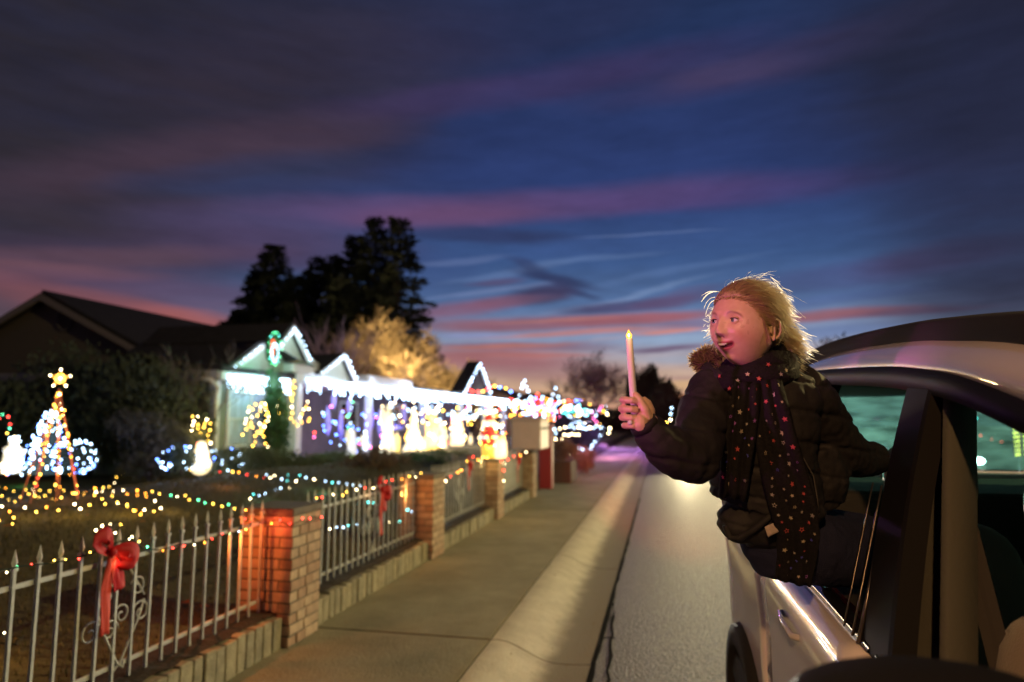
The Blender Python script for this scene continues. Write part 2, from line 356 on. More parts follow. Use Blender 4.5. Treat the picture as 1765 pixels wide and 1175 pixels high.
# leaves and grit in the gutter and by the wall
g = MB()
for i in range(240):
    x, y = random.choice([(random.uniform(-.80, -.5), random.uniform(2.5, 12)), (random.uniform(-2.42, -2.3), random.uniform(3, 12)), (random.uniform(-1.18, -.6), random.uniform(3, 8))])
    z = .122 if x < -1.17 else next((b[1]+(c[1]-b[1])*(x-b[0])/(c[0]-b[0]) for b, c in zip(prof, prof[1:]) if b[0] <= x <= c[0]), .01)+.004
    s = random.uniform(.003, .014); a = random.uniform(0, 6)
    g.add([(x+s*math.cos(a), y+s*math.sin(a), z), (x-s*math.sin(a), y+s*math.cos(a), z+s*.4), (x-s*math.cos(a), y-s*math.sin(a), z+.001)], [(0, 1, 2)])
tag(g.build('leaf_litter', mat('dry_leaf', (.25, .17, .08), .8, var=.4, vscale=20)), kind='stuff')
# lawn
g = MB(); xs = [-2.6-.35*i for i in range(22)]+[-10.5-1.8*i for i in range(1, 18)]; ysl = [-8+.6*i for i in range(60)]+[29+2*i for i in range(30)]
g.grid([[(x, y, ground_z(x, y)+.02*mnoise.noise(Vector((x*1.3, y*1.3, 0)))) for x in xs] for y in ysl])
LAWN = mat('winter_lawn', (.075, .065, .028), .9, bump=1, bscale=45, var=.5, vscale=14)
tag(g.build('lawn', LAWN, smooth=True), kind='structure')
g = MB(); random.seed(11)
for i in range(42000):
    x = -2.75-random.random()**1.3*6; y = 1.0+random.random()*13.5
    if y < .6*(-x)-1: continue
    z = ground_z(x, y)+.02*mnoise.noise(Vector((x*1.3, y*1.3, 0))); h = random.uniform(.02, .055); a = random.uniform(0, 6.3); w = .004
    dx, dy = random.uniform(-.02, .02), random.uniform(-.02, .02)
    g.add([(x-w*math.cos(a), y-w*math.sin(a), z), (x+w*math.cos(a), y+w*math.sin(a), z), (x+dx, y+dy, z+h)], [(0, 1, 2)], 0 if random.random() < .6 else 1)
tag(g.build('grass', [mat('grass_blade', (.055, .06, .02), .8), mat('dry_grass_blade', (.16, .12, .05), .8)], fix=False), kind='stuff')
g = MB()
for i in range(60):
    x = -2.8-random.random()*4; y = random.uniform(2, 9); z = ground_z(x, y)+.04; s = random.uniform(.02, .045); a = random.uniform(0, 6)
    c, d = math.cos(a)*s, math.sin(a)*s
    g.add([(x+c, y+d, z), (x-d*.6, y+c*.6, z+s*.4), (x-c, y-d, z+.003), (x+d*.6, y-c*.6, z+s*.2)], [(0, 1, 2), (0, 2, 3)])
tag(g.build('fallen_leaves', mat('orange_leaf', (.30, .12, .04), .8)), kind='stuff')

# ------------------------------------------------------------------ fence: brick pillars, dwarf wall, iron railings
BR = [mat('brick_a', (.42, .30, .21), .85, bump=.5, bscale=60, var=.2, vscale=14), mat('brick_b', (.50, .37, .26), .85, bump=.5, bscale=60, var=.2, vscale=14), mat('brick_c', (.38, .25, .17), .85, bump=.5, bscale=60, var=.2, vscale=14)]
MORT = mat('mortar', (.15, .13, .10), .95, bump=.4, bscale=80)
SLUMP = [mat('wall_block_a', (.33, .30, .21), .9, bump=.8, bscale=40, var=.3, vscale=12), mat('wall_block_b', (.27, .25, .18), .9, bump=.8, bscale=40, var=.3, vscale=12)]
IRON = mat('fence_iron_pale', (.50, .52, .50), .5, metal=.2, bump=.15, bscale=50, var=.15, vscale=25)
PW = .40; PTOP = 1.02; PY0 = [1.32, 4.27, 7.18, 10.2, 13.1]
def brick_mesh(sx, sy, sz, m):
    b = MB(); b.box((-sx/2, -sy/2, -sz/2), (sx/2, sy/2, sz/2), jit=.0012); return b.mesh('brick', m)
def pillar(y, label, indiv=True, top=PTOP):
    e = empty('brick_pillar', (FENX-PW/2, y+PW/2, .12), label, 'pillar', 'brick pillars of the street fence')
    c = MB(); q = PW/2-.006; c.box((-q, -q, 0), (q, q, top-.12-.005)); c.build('mortar_core', MORT, e, loc=(0, 0, 0))
    nc = 12; ch = (top-.12-.05)/nc; t = .095; j = .009
    joined = MB()
    for r in range(nc):
        for side in range(4):
            # each course: one long run per side, offset so corners interlock
            L0 = -PW/2+(0 if r % 2 else t); L1 = PW/2-(t if r % 2 else 0)
            n = 2; w = (L1-L0)/n
            cutp = [L0, L0+(L1-L0)*(.62 if r % 2 else .38), L1]
            for k in range(n):
                a, b = cutp[k]+j/2, cutp[k+1]-j/2; ln = b-a; mid = (a+b)/2; z = (r+.5)*ch
                jx = random.uniform(-.002, .003); zz = z
                ang = side*math.pi/2; off = PW/2-t/2+jx
                pos = Vector((off*math.cos(ang)-mid*math.sin(ang), off*math.sin(ang)+mid*math.cos(ang), zz))
                sx, sy = (t, ln) if side % 2 == 0 else (ln, t)
                if indiv:
                    o = link('brick', brick_mesh(sx, sy, ch-j, random.choice(BR)), e, pos)
                    o.modifiers.new('Bevel', 'BEVEL').width = .004
                else: joined.box(pos-Vector((sx/2, sy/2, (ch-j)/2)), pos+Vector((sx/2, sy/2, (ch-j)/2)), random.randrange(3))
    if not indiv: joined.build('bricks', BR, e, loc=(0, 0, 0), kind='stuff')
    cp = MB(); cp.box((-PW/2-.004, -PW/2-.004, top-.12-.045), (PW/2+.004, PW/2+.004, top-.12)); cp.build('cap', mat('pillar_cap', (.16, .14, .12), .9, bump=.6, bscale=40, var=.3), e, loc=(0, 0, 0), bevel=.008)
    return e
pillar(PY0[0], 'brick pillar at the near end of the fence', False)
pillar(PY0[1], 'nearest brick pillar in view, with red bulbs along its orange-lit face')
pillar(PY0[2], 'brick pillar between the second and third lengths of railing, a low orange bulb at its head')
pillar(PY0[3], 'brick pillar below the lit red figure and glowing yellow jars', False)
pillar(PY0[4], 'last brick pillar of the fence, beside the tall red box', False)
WT = [.31, .31, .28, .27]
def dwarf_wall(y0_, y1_, label, top, indiv):
    e = empty('dwarf_wall', (FENX-.20, (y0_+y1_)/2, .10), label, 'low wall', 'low block walls under the railings')
    c = MB(); c.box((FENX-.33, y0_, .05), (FENX-.075, y1_, top-.02)); c.build('mortar_core', MORT, e)
    y = y0_; jm = MB()
    while y < y1_-.02:
        w = min(random.uniform(.085, .11), y1_-y)
        a = (FENX-.345+random.uniform(-.006, .004), y+.004, .11); b = (FENX-.055+random.uniform(-.008, .006), y+w-.004, top+random.uniform(-.012, .006))
        if indiv:
            m = MB(); m.box(a, b, jit=.003); o = m.build('wall_block', random.choice(SLUMP), e); bv = o.modifiers.new('Bevel', 'BEVEL'); bv.width = .006
        else: jm.box(a, b, random.randrange(2), jit=.003)
        y += w
    if not indiv: jm.build('wall_blocks', SLUMP, e, kind='stuff')
    m = MB(); m.grid([[(FENX-.40, y0_+(y1_-y0_)*i/40, top+.004), (FENX-.24, y0_+(y1_-y0_)*i/40, top+.02+random.uniform(-.004, .008)), (FENX-.15, y0_+(y1_-y0_)*i/40, top+.017+random.uniform(-.004, .006)), (FENX-.085-random.uniform(0, .035), y0_+(y1_-y0_)*i/40, top+.004)] for i in range(41)]); m.build('soil_edge', mat('soil', (.03, .022, .015), .95, bump=1, bscale=40), e)
dwarf_wall(PY0[0]+PW, PY0[1], 'low wall of upright tan blocks under the scrollwork railing with the big red bow', .33, True)
dwarf_wall(PY0[1]+PW, PY0[2], 'low wall of upright tan blocks between the first two brick pillars in view', .31, True)
dwarf_wall(PY0[2]+PW, PY0[3], 'low tan wall under the third length of railing', .29, False)
dwarf_wall(PY0[3]+PW, PY0[4], 'low tan wall under the far panel before the red box', .28, False)
FX = FENX-.205
def picket_mesh(h):
    b = MB(); w = .0068; b.box((-w, -w, 0), (w, w, h))
    b.box((-.011, -.011, h-.005), (.011, .011, h+.008))
    b.add([(-.008, 0, h+.008), (-.016, 0, h+.03), (0, 0, h+.085), (.016, 0, h+.03), (.008, 0, h+.008), (0, .009, h+.03), (0, -.009, h+.03)],
          [(0, 1, 5), (1, 2, 5), (2, 3, 5), (3, 4, 5), (0, 6, 1), (1, 6, 2), (2, 6, 3), (3, 6, 4), (0, 5, 4), (0, 4, 6)])
    # arrow head faces the street: turn it into the Y plane
    vs = [(y, x, z) for x, y, z in b.v[-7:]]; b.v[-7:] = vs
    return b.mesh('picket', IRON)
PM = picket_mesh(.985-.33)
def spiral(c, r, turns, s, start, n=22):
    out = []
    for i in range(n+1):
        t = i/n; a = start+s*turns*math.tau*t; rr = r*(1-.82*t)
        out.append((FX, c[0]+rr*math.cos(a), c[1]+rr*math.sin(a)))
    return out
def railing(y0_, y1_, label, first, step=.113, scroll=None, wt=.33):
    e = empty('iron_railing', (FX, (y0_+y1_)/2, wt), label, 'railing', 'iron railings between brick pillars')
    for nm, z in (('top_rail', .925), ('bottom_rail', wt+.09)):
        m = MB(); m.box((FX-.022, y0_-.01, z-.011), (FX-.008, y1_+.01, z+.011)); m.build(nm, IRON, e, bevel=.002)
    y = first
    while y < y1_-.02:
        o = link('picket', PM, e, Vector((FX+random.uniform(-.001, .001), y, .33+.012))-e.location); o.rotation_euler = (random.uniform(-.006, .006), random.uniform(-.008, .008), random.uniform(-.05, .05))
        y += step
    if scroll:
        yc = scroll
        for cz, sgn, zz, r, st in [(-.10, 1, .77, .055, .4), (.10, -1, .77, .055, math.pi-.4), (-.19, 1, .62, .06, .4), (.0, -1, .66, .055, math.pi), (-.07, 1, .60, .055, 0), (.13, -1, .64, .06, math.pi-.4)]:
            m = MB(); m.tube(spiral((yc+cz, zz), r, 1.3, sgn, st), .005, 5); m.build('scroll', IRON, e, smooth=True)
        for s in (-1, 1):
            m = MB(); m.tube([(FX, yc+s*.15, .70), (FX, yc+s*.12, .62), (FX, yc+s*.05, .50), (FX, yc+.01*s, .43), (FX, yc-.03*s, .40), (FX, yc-.035*s, .43)], .006, 5); m.build('scroll_stem', IRON, e, smooth=True)
            m = MB(); m.tube([(FX, yc+s*.02, .90), (FX, yc+s*.09, .80), (FX, yc+s*.15, .72)], .005, 5); m.build('scroll_stem', IRON, e, smooth=True)
    return e
railing(PY0[0]+PW, PY0[1], 'nearest pale iron railing with spear tips and scrollwork below the big red bow', 2.3-.113*4, scroll=3.02)
railing(PY0[1]+PW, PY0[2], 'second iron railing, from the nearest brick pillar to the next, small red bow on it', 4.84, scroll=6.05, wt=.31)
railing(PY0[2]+PW, PY0[3], 'third iron railing, pale blurred scrollwork panel past the second brick pillar', 7.74, scroll=8.9, wt=.29)
railing(PY0[3]+PW, PY0[4], 'farthest iron railing, backed by a grey green panel', 10.75, wt=.28)
m = MB(); m.box((FX-.06, PY0[3]+PW+.05, .40), (FX-.045, PY0[4]-.05, .93)); tag(m.build('fence_panel', mat('panel_greygreen', (.30, .33, .27), .8, var=.15, vscale=3), bevel=.004), 'grey green solid panel behind the farthest railing', 'panel')

# bows
RED = mat('red_ribbon', (.42, .005, .008), .6, bump=.35, bscale=22, spec=.25); RED2 = mat('red_gauze', (.60, .07, .05), .6, bump=.3, bscale=34, spec=.25)
def ribbon(m, pts, w, nrm=(1, 0, 0), mi=0, wave=.006):
    rows = []; pts = [Vector(p) for p in pts]; n = Vector(nrm)
    if len(pts) > 2:      # refine to a soft curve
        P2, W2 = [], []
        for i in range(len(pts)-1):
            a, b, c, d = pts[max(0, i-1)], pts[i], pts[i+1], pts[min(len(pts)-1, i+2)]
            for k in range(4):
                t = k/4; P2.append(.5*((2*b)+(c-a)*t+(2*a-5*b+4*c-d)*t*t+(3*b-a-3*c+d)*t**3))
                if isinstance(w, list): W2.append(w[i]+(w[i+1]-w[i])*t)
        pts = P2+[pts[-1]]; w = (W2+[w[-1]]) if isinstance(w, list) else w
    for i, p in enumerate(pts):
        t = (pts[min(i+1, len(pts)-1)]-pts[max(i-1, 0)]).normalized(); b = t.cross(n).normalized(); ww = w[i] if isinstance(w, list) else w
        rows.append([p+b*(ww*(k/5-.5))+n*(wave*math.sin(k*2.1+i*.35)) for k in range(6)])
    m.grid(rows, mi)
def bow(y, z, s, label, x=FX+.03):
    e = empty('ribbon_bow', (x, y, z), label, 'bow', 'red bows tied to the railings')
    P = lambda dx, dy, dz: (x+dx*s, y+dy*s, z+dz*s)
    m = MB(); ribbon(m, [P(0, 0, 0), P(.03, -.06, .03), P(.05, -.12, .075), P(.06, -.07, .11), P(.03, -.02, .05), P(.015, 0, .01)], [.03*s, .07*s, .10*s, .10*s, .06*s, .03*s], (1, 0, .3)); solidify(m.build('loop', RED, e, smooth=True), .002)
    m = MB(); ribbon(m, [P(0, 0, 0), P(.03, .05, .01), P(.06, .11, -.01), P(.06, .11, -.06), P(.03, .05, -.05), P(.015, 0, -.01)], [.03*s, .07*s, .11*s, .11*s, .07*s, .03*s], (1, .1, 0)); solidify(m.build('loop', RED, e, smooth=True), .002)
    m = MB(); m.ball(P(.03, 0, 0), (.02*s, .026*s, .03*s), 8, 6); m.build('knot', RED, e, smooth=True)
    m = MB(); ribbon(m, [P(.03, .0, 0), P(.03, -.015, -.1), P(.025, -.03, -.2), P(.03, -.025, -.32), P(.03, -.02, -.43)], [.04*s, .06*s, .075*s, .075*s, .07*s]); solidify(m.build('tail', RED2, e, smooth=True), .002)
    m = MB(); ribbon(m, [P(.02, .01, 0), P(.03, .03, -.08), P(.03, .05, -.15), P(.035, .06, -.21)], [.04*s, .07*s, .09*s, .09*s]); solidify(m.build('tail', RED, e, smooth=True), .002)
b1 = PX(192, 955, FX+.03); bow(b1.y-.02, b1.z+.01, .86, 'large red satin bow with a long pale tail on the nearest railing')
b2 = PX(655, 845, FX+.03); bow(b2.y, b2.z, .95, 'small blurred red bow on the second railing')
b3 = PX(806, 800, FX+.03); bow(b3.y, b3.z, .8, 'dark red bow at the top of the third railing')
b4 = PX(890, 790, FX+.03); bow(b4.y, b4.z, 1.0, 'red bow hanging on the farthest railing under the lit red figure')

# fence light strings
def sagline(a, b, n, sag):
    a, b = Vector(a), Vector(b); return [a+(b-a)*(i/n)+Vector((0, 0, -sag*4*(i/n)*(1-i/n))) for i in range(n+1)]
X1 = FX+.012
light_string('coloured bulbs strung along the nearest railing through the big bow', [PX(p, q, X1) for p, q in ((-30, 990), (40, 975), (92, 970), (115, 965), (155, 955), (225, 925), (245, 945), (278, 948), (310, 938), (345, 935), (378, 922), (405, 918), (430, 905))], .075, ['r', 'y', 'g', 'w', 'o', 'r', 'c', 'y'], .0065, .012, 'light strings on the fence', wire=.0035)
light_string('red and orange bulbs across the nearest brick pillar', [PX(430, 880, FENX+.01)+Vector((0, -.02, 0))]+[Vector((FENX-PW+.05+.06*i, PY0[1]-.012, .93+.02*math.sin(i*2))) for i in range(7)]+[Vector((FENX+.012, PY0[1]+.03+.07*i, .925+.015*math.sin(i*2.4))) for i in range(6)], .085, ['r', 'o', 'r', 'y', 'r'], .007, .012, 'light strings on the fence', wire=.003)
light_string('warm and red bulbs along the top of the second railing', [PX(p, q, X1) for p, q in ((548, 862), (575, 855), (605, 848), (640, 838), (665, 832), (690, 826), (715, 822), (733, 815))], .085, ['w', 'y', 'r', 'y', 'o'], .011, .02, 'light strings on the fence')
light_string('cool bulbs on the lower wire of the second railing', [PX(p, q, X1-.03) for p, q in ((545, 912), (580, 908), (630, 904), (660, 900), (690, 898), (712, 890))], .12, ['c', 't', 'c', 'w'], .010, .01, 'light strings on the fence')
light_string('cool bulbs on the upper wire behind the second railing', [PX(p, q, X1-.03) for p, q in ((600, 868), (640, 866), (690, 873), (712, 882))], .17, ['c', 't'], .010, .01, 'light strings on the fence')
light_string('warm bulbs looped across the second pillar and third railing', [PX(p, q, X1+.03) for p, q in ((733, 822), (750, 832), (765, 825), (790, 812), (803, 800), (812, 790), (840, 790), (862, 800), (885, 786), (905, 780), (912, 778))], .10, ['w', 'w', 'o', 'y', 'r'], .015, .03, 'light strings on the fence')
# glow the bulbs throw on the brick and iron (one small lamp per cluster)
for (x, y, z, c, p) in [(FENX-.30, PY0[1]-.42, .85, (1, .22, .04), 8), (FENX-.10, PY0[1]-.10, .93, (1, .10, .04), .7), (FENX-.2, PY0[2]-.40, .85, (1, .35, .08), 5), (FX+.06, 2.9, .93, (1, .5, .2), .25), (FX+.05, 5.9, .95, (1, .55, .25), .4),
                        (FENX-.2, PY0[3]-.3, 1.0, (1, .6, .2), 3)]:
    lamp('bulb_glow', (x, y, z), c, p, .02)
# ------------------------------------------------------------------ neighbour's dark gabled house
ROOFM = mat('roof_shingle_dark', (.03, .025, .026), .95, bump=.8, bscale=14, var=.3, vscale=4)
TRIM = mat('pale_trim', (.42, .40, .38), .7, var=.1)
random.seed(5)
DY = 16.6
e = empty('house', (-18, DY, .4), 'dark single-storey house with a wide gable and round vent behind the big bush', 'house')
pk = Vector((-17.97, DY, 5.34)); er = Vector((-12.95, DY, 2.86)); elf = Vector((-23.0, DY, 2.86)); BK = 11.5
m = MB(); m.prism([(-22.6, DY+.35, .3), (-13.3, DY+.35, .3), (-13.3, DY+.35, 2.95), (-17.97, DY+.35, 5.2), (-22.6, DY+.35, 2.95)], (0, BK, 0)); m.build('wall', mat('brown_siding', (.16, .13, .10), .9, bump=.4, bscale=8, stretch=(1, 1, 9), var=.15), e)
for a, b in ((pk, er), (pk, elf)):
    m = MB(); m.grid([[a+Vector((0, 0, 0)), a+Vector((0, BK+.6, 0))], [b, b+Vector((0, BK+.6, 0))]]); solidify(m.build('roof', ROOFM, e), .12, -1)
    m = MB(); d = (b-a); s = .17
    m.add([a+Vector((0, -.04, 0)), b+Vector((0, -.04, 0)), b+Vector((0, -.04, -s)), a+Vector((0, -.04, -s*1.2)), a+Vector((0, .02, 0)), b+Vector((0, .02, 0)), b+Vector((0, .02, -s)), a+Vector((0, .02, -s*1.2))],
          [(0, 1, 2, 3), (7, 6, 5, 4), (0, 4, 5, 1), (3, 2, 6, 7), (1, 5, 6, 2), (0, 3, 7, 4)]); m.build('barge_board', mat('barge_pinkish', (.30, .25, .23), .7), e)
v = MB(); vc = (-17.35, DY+.3, 4.58); v.tube([(vc[0]+.26*math.cos(a), vc[1], vc[2]+.33*math.sin(a)) for a in [i*math.tau/20 for i in range(21)]], .035, 5); v.build('round_vent', mat('vent_frame', (.16, .14, .13), .8), e)
m = MB()
for i in range(5): m.box((vc[0]-.22, vc[1], vc[2]-.2+i*.09), (vc[0]+.22, vc[1]+.03, vc[2]-.16+i*.09))
m.build('vent_louver', mat('vent_slat', (.09, .08, .07), .8), e)
r0 = PX(385, 567, -17.9)
m = MB(); m.grid([[Vector((-17.97, r0.y, 5.3)), Vector((-17.97, r0.y+.1, 5.34))], [Vector((-17.4, r0.y, 5.5)), Vector((-17.4, r0.y+.1, 5.5))]]); 
# ------------------------------------------------------------------ the decorated house along the street
HX = -9.4; GZ = .35
WALLG = mat('siding_greygreen', (.20, .23, .20), .85, bump=.5, bscale=5, stretch=(.5, .5, 16), var=.12, vscale=2)
WHITE = mat('white_paint', (.72, .74, .76), .6, var=.06, vscale=3); GLASSD = mat('window_glass_dark', (.02, .025, .04), .08, spec=.9)
e = empty('decorated_house', (HX, 15, GZ), 'long white-trimmed house outlined in cool white lights and icicles', 'house')
ye = 41.0
m = MB(); m.box((-15.5, 13.1, GZ-.1), (HX, 16.05, 2.62)); m.build('wall', WALLG, e)
m = MB(); m.box((-15.5, 16.06, GZ-.1), (-11.6, ye, 2.9)); m.build('wall', mat('porch_wall_mauve', (.16, .13, .15), .9, var=.2, vscale=1.2), e)
m = MB(); m.box((-11.58, 16.06, GZ-.1), (HX+.05, ye, GZ+.14)); m.build('porch_floor', mat('porch_boards', (.18, .16, .15), .85), e)
# porch roof with white fascia (a shallow slope)
m = MB(); m.add([(HX+.25, 15.95, 2.78), (HX+.25, ye, 2.78), (-12.2, ye, 3.3), (-12.2, 15.95, 3.3)], [(0, 1, 2, 3)]); solidify(m.build('porch_roof', ROOFM, e), .1, -1)
m = MB(); m.box((HX+.20, 15.95, 2.58), (HX+.27, ye, 2.80)); m.build('fascia', WHITE, e)
m = MB(); m.box((-11.6, 16.07, 2.60), (HX+.19, ye-.01, 2.64)); m.build('porch_ceiling', WHITE, e)
m = MB(); m.add([(HX+.25, 12.9, 2.66), (HX+.25, 15.93, 2.66), (-12.2, 15.93, 3.05), (-12.2, 12.9, 3.05)], [(0, 1, 2, 3)]); solidify(m.build('roof', ROOFM, e), .1, -1)
m = MB(); m.box((HX+.19, 12.9, 2.46), (HX+.26, 15.93, 2.64)); m.build('fascia', WHITE, e)
m = MB(); m.box((-15.5, 12.86, 2.48), (HX+.18, 12.92, 2.66)); m.build('fascia', TRIM, e)
for y, w in ((16.35, .14), (21.0, .10), (26.2, .12), (31.5, .12), (36, .12), (40.6, .12)):
    m = MB(); m.box((HX+.02-w, y-w, GZ+.145), (HX+.02+w, y+w, 2.595)); m.build('porch_post', WHITE, e, bevel=.01)
m = MB(); m.box((HX+.003, 13.08, GZ), (HX+.03, 13.22, 2.46)); m.box((HX-.14, 13.06, GZ), (HX, 13.095, 2.46)); m.build('corner_board', WHITE, e)
m = MB(); m.tube([(HX-.5, 12.84, 2.50), (HX+.05, 12.86, 2.46), (HX+.14, 13.0, 2.3), (HX+.08, 13.0, 2.2), (HX+.08, 13.0, GZ)], .045, 6); m.build('downpipe', WHITE, e, smooth=True)
def window(x, y0, y1, z0, z1, par, face='x'):
    w = MB(); t = .07
    for a, b in (((y0-t, z0-t), (y1+t, z0)), ((y0-t, z1), (y1+t, z1+t)), ((y0-t, z0), (y0, z1)), ((y1, z0), (y1+t, z1)), (((y0+y1)/2-.02, z0), ((y0+y1)/2+.02, z1)), ((y0, (z0+z1)/2-.015), ((y0+y1)/2-.02, (z0+z1)/2+.015))):
        if face == 'x': w.box((x+.004, a[0], a[1]), (x+.05, b[0], b[1]))
        else: w.box((a[0], x-.05, a[1]), (b[0], x-.004, b[1]))
    f = w.build('window', WHITE, par)
    g = MB()
    if face == 'x': g.box((x+.005, y0+.002, z0+.002), (x+.015, y1-.002, z1-.002))
    else: g.box((y0+.002, x-.015, z0+.002), (y1-.002, x-.005, z1-.002))
    g.build('pane', GLASSD, f)
window(HX, 13.55, 15.2, 1.05, 2.2, e)
m = MB(); m.box((HX+.016, 13.56, 1.06), (HX+.02, 15.19, 2.19)); m.build('interior_glow_sheet', mat('glow_sheet_pale', (.42, .5, .62), .9, var=.35, vscale=3, stretch=(1, 2.5, .6)), e)  # pale blue colour of this sheet stands in for the window's lit interior
window(13.1, -11.6, -10.2, 1.15, 1.9, e, 'y')
for yy in (18.2, 23.4, 28.5, 34): window(-11.6, yy, yy+1.4, 1.2, 2.2, e)
# gables above the eave
def gable(pl, ppk, prr, x, depth, mw, lbl=None, board=.16):
    a, b, c = PX(*pl, x), PX(*ppk, x), PX(*prr, x)
    m = MB(); m.prism([a+Vector((0, .12, -.05)), c+Vector((0, -.12, -.05)), b+Vector((0, 0, -.12))], (-.05, 0, 0)); m.build('gable_wall', mw, e)
    for p, q in ((a, b), (b, c)):
        m = MB(); m.add([p+Vector((.12, 0, 0)), q+Vector((.12, 0, 0)), q+Vector((-depth, 0, 0)), p+Vector((-depth, 0, 0))], [(0, 1, 2, 3)]); solidify(m.build('gable_roof', ROOFM, e), .08, -1)
        m = MB(); dz = Vector((0, 0, -board)); m.prism([p+Vector((.121, 0, .01)), q+Vector((.121, 0, .01)), q+Vector((.121, 0, .01))+dz, p+Vector((.121, 0, .01))+dz], (.04, 0, 0)); m.build('barge_board', WHITE, e)
    return a, b, c
GW = mat('gable_pale_green', (.38, .42, .37), .85, var=.1)
G1 = gable((388, 634), (470, 572), (556, 640), HX+.02, 3.2, GW)
G2 = gable((474, 592), (498, 561), (525, 618), HX+.55, 3.6, GW)
G3 = gable((545, 641), (586, 609), (607, 655), HX+.35, 2.4, GW)
G4 = gable((794, 676), (822, 625), (842, 680), HX+.35, .5, mat('gable_dim_green', (.12, .16, .12), .85))
a, b = PX(638, 655, HX+.3), PX(712, 660, HX+.3)
m = MB(); m.box((HX-1.5, a.y, 2.80), (HX+.28, b.y, 3.03)); m.build('parapet', WHITE, e, bevel=.02)
a, b = PX(505, 642, HX+.3), PX(585, 650, HX+.3)
m = MB(); m.box((HX-.8, a.y, 2.81), (HX+.31, b.y, 3.02)); m.build('parapet', WHITE, e, bevel=.02)
# wreath with candle on the gable
w = empty('wreath', PX(470, 600, HX+.75), 'oval green-edged wreath with a red candle hung on the first gable', 'wreath')
c0 = Vector(w.location); mb = MB()
mb.tube([c0+Vector((0, .22*math.cos(a), .34*math.sin(a))) for a in [i*math.tau/18 for i in range(19)]], .05, 6); mb.build('ring', mat('green_garland', (.03, .10, .04), .9, bump=1, bscale=30), w, smooth=True)
mb = MB(); mb.tube([c0+Vector((0, 0, -.15)), c0+Vector((0, 0, .2))], .035, 6); mb.build('candle', emit('wreath_red', (1, .12, .03), 1.6), w)
bulbs([c0+Vector((.06, .26*math.cos(a), .37*math.sin(a))) for a in [i*math.tau/13 for i in range(13)]], ['g', 'g', 't'], .011, w)
bulbs([c0+Vector((.06, .13*math.cos(a), -.1+.2*math.sin(a))) for a in [i*math.tau/12 for i in range(12)]], ['c'], .03, w)
# outline lights on roofs
grp = 'white outline lights on the roofs'
def outline(lbl, pts, cols=('c',), r=.03, step=.11, dx=.2):
    light_string(lbl, [Vector(p)+Vector((dx, 0, -.03)) for p in pts], step, list(cols), r, .015, grp, wire=.006, gap=5.5)
outline('cool white lights along both slopes of the first large gable', G1[:2]+(G1[1].lerp(G1[2], .1),))
outline('cool white lights round the small raised gable at the first peak', G2)
outline('cool white lights on the small gable over the porch start', G3)
outline('dim cool lights on the farthest house gable', G4, r=.045, step=.2)
def icicles(lbl, p, q, n, r=.03, drop=.42, x=HX+.32):
    e_ = empty('icicle_lights', p, lbl, 'string lights', 'icicle lights along the eaves'); p, q = Vector(p), Vector(q); pts = []
    for i in range(n):
        b_ = p.lerp(q, (i+random.random()*.6)/n); k = random.choice((1, 2, 3, 3, 4, 5)); 
        for j in range(k): pts.append(b_+Vector((random.uniform(-.01, .01), random.uniform(-.02, .02), -drop*j/5)))
    MB().tube([p, q], .008, 4).build('wire', mat('white_wire', (.6, .6, .6), .6), e_)
    bulbs(pts, ['c'], r, e_)
icicles('short cool white icicle lights over the lit window', (HX+.30, 13.1, 2.56), (HX+.30, 15.6, 2.58), 70, .026)
icicles('long cool white icicle lights along the whole porch eave', (HX+.31, 16.4, 2.66), (HX+.31, 27, 2.68), 150, .036)
icicles('cool white icicle lights on the far half of the porch eave', (HX+.31, 27, 2.68), (HX+.31, 40.8, 2.72), 150, .045, .35)
for y, p in ((14.4, 30), (17.5, 38), (20.5, 40), (24, 50), (28.5, 60), (34, 75), (39, 70)):
    lamp('icicle_glow', (HX+.55, y, 2.5), (.60, .77, 1), p*.5, .15)
lamp('gable_glow', G1[0].lerp(G1[1], .6)+Vector((.6, 0, -.1)), (.72, .86, 1), 14, .1); lamp('gable_glow', G2[1]+Vector((.5, 0, -.3)), (.7, .85, 1), 10, .1)
lamp('gable_glow', G3[1]+Vector((.6, 0, -.2)), (.7, .85, 1), 16, .1); lamp('wreath_glow', c0+Vector((.4, 0, -.5)), (.08, .8, .35), 38, .1)
lamp('parapet_glow', (HX+.8, 19.0, 3.05), (.8, .85, 1), 20, .1); lamp('parapet_glow', (HX+.8, 23.5, 3.1), (.8, .85, 1), 24, .1)

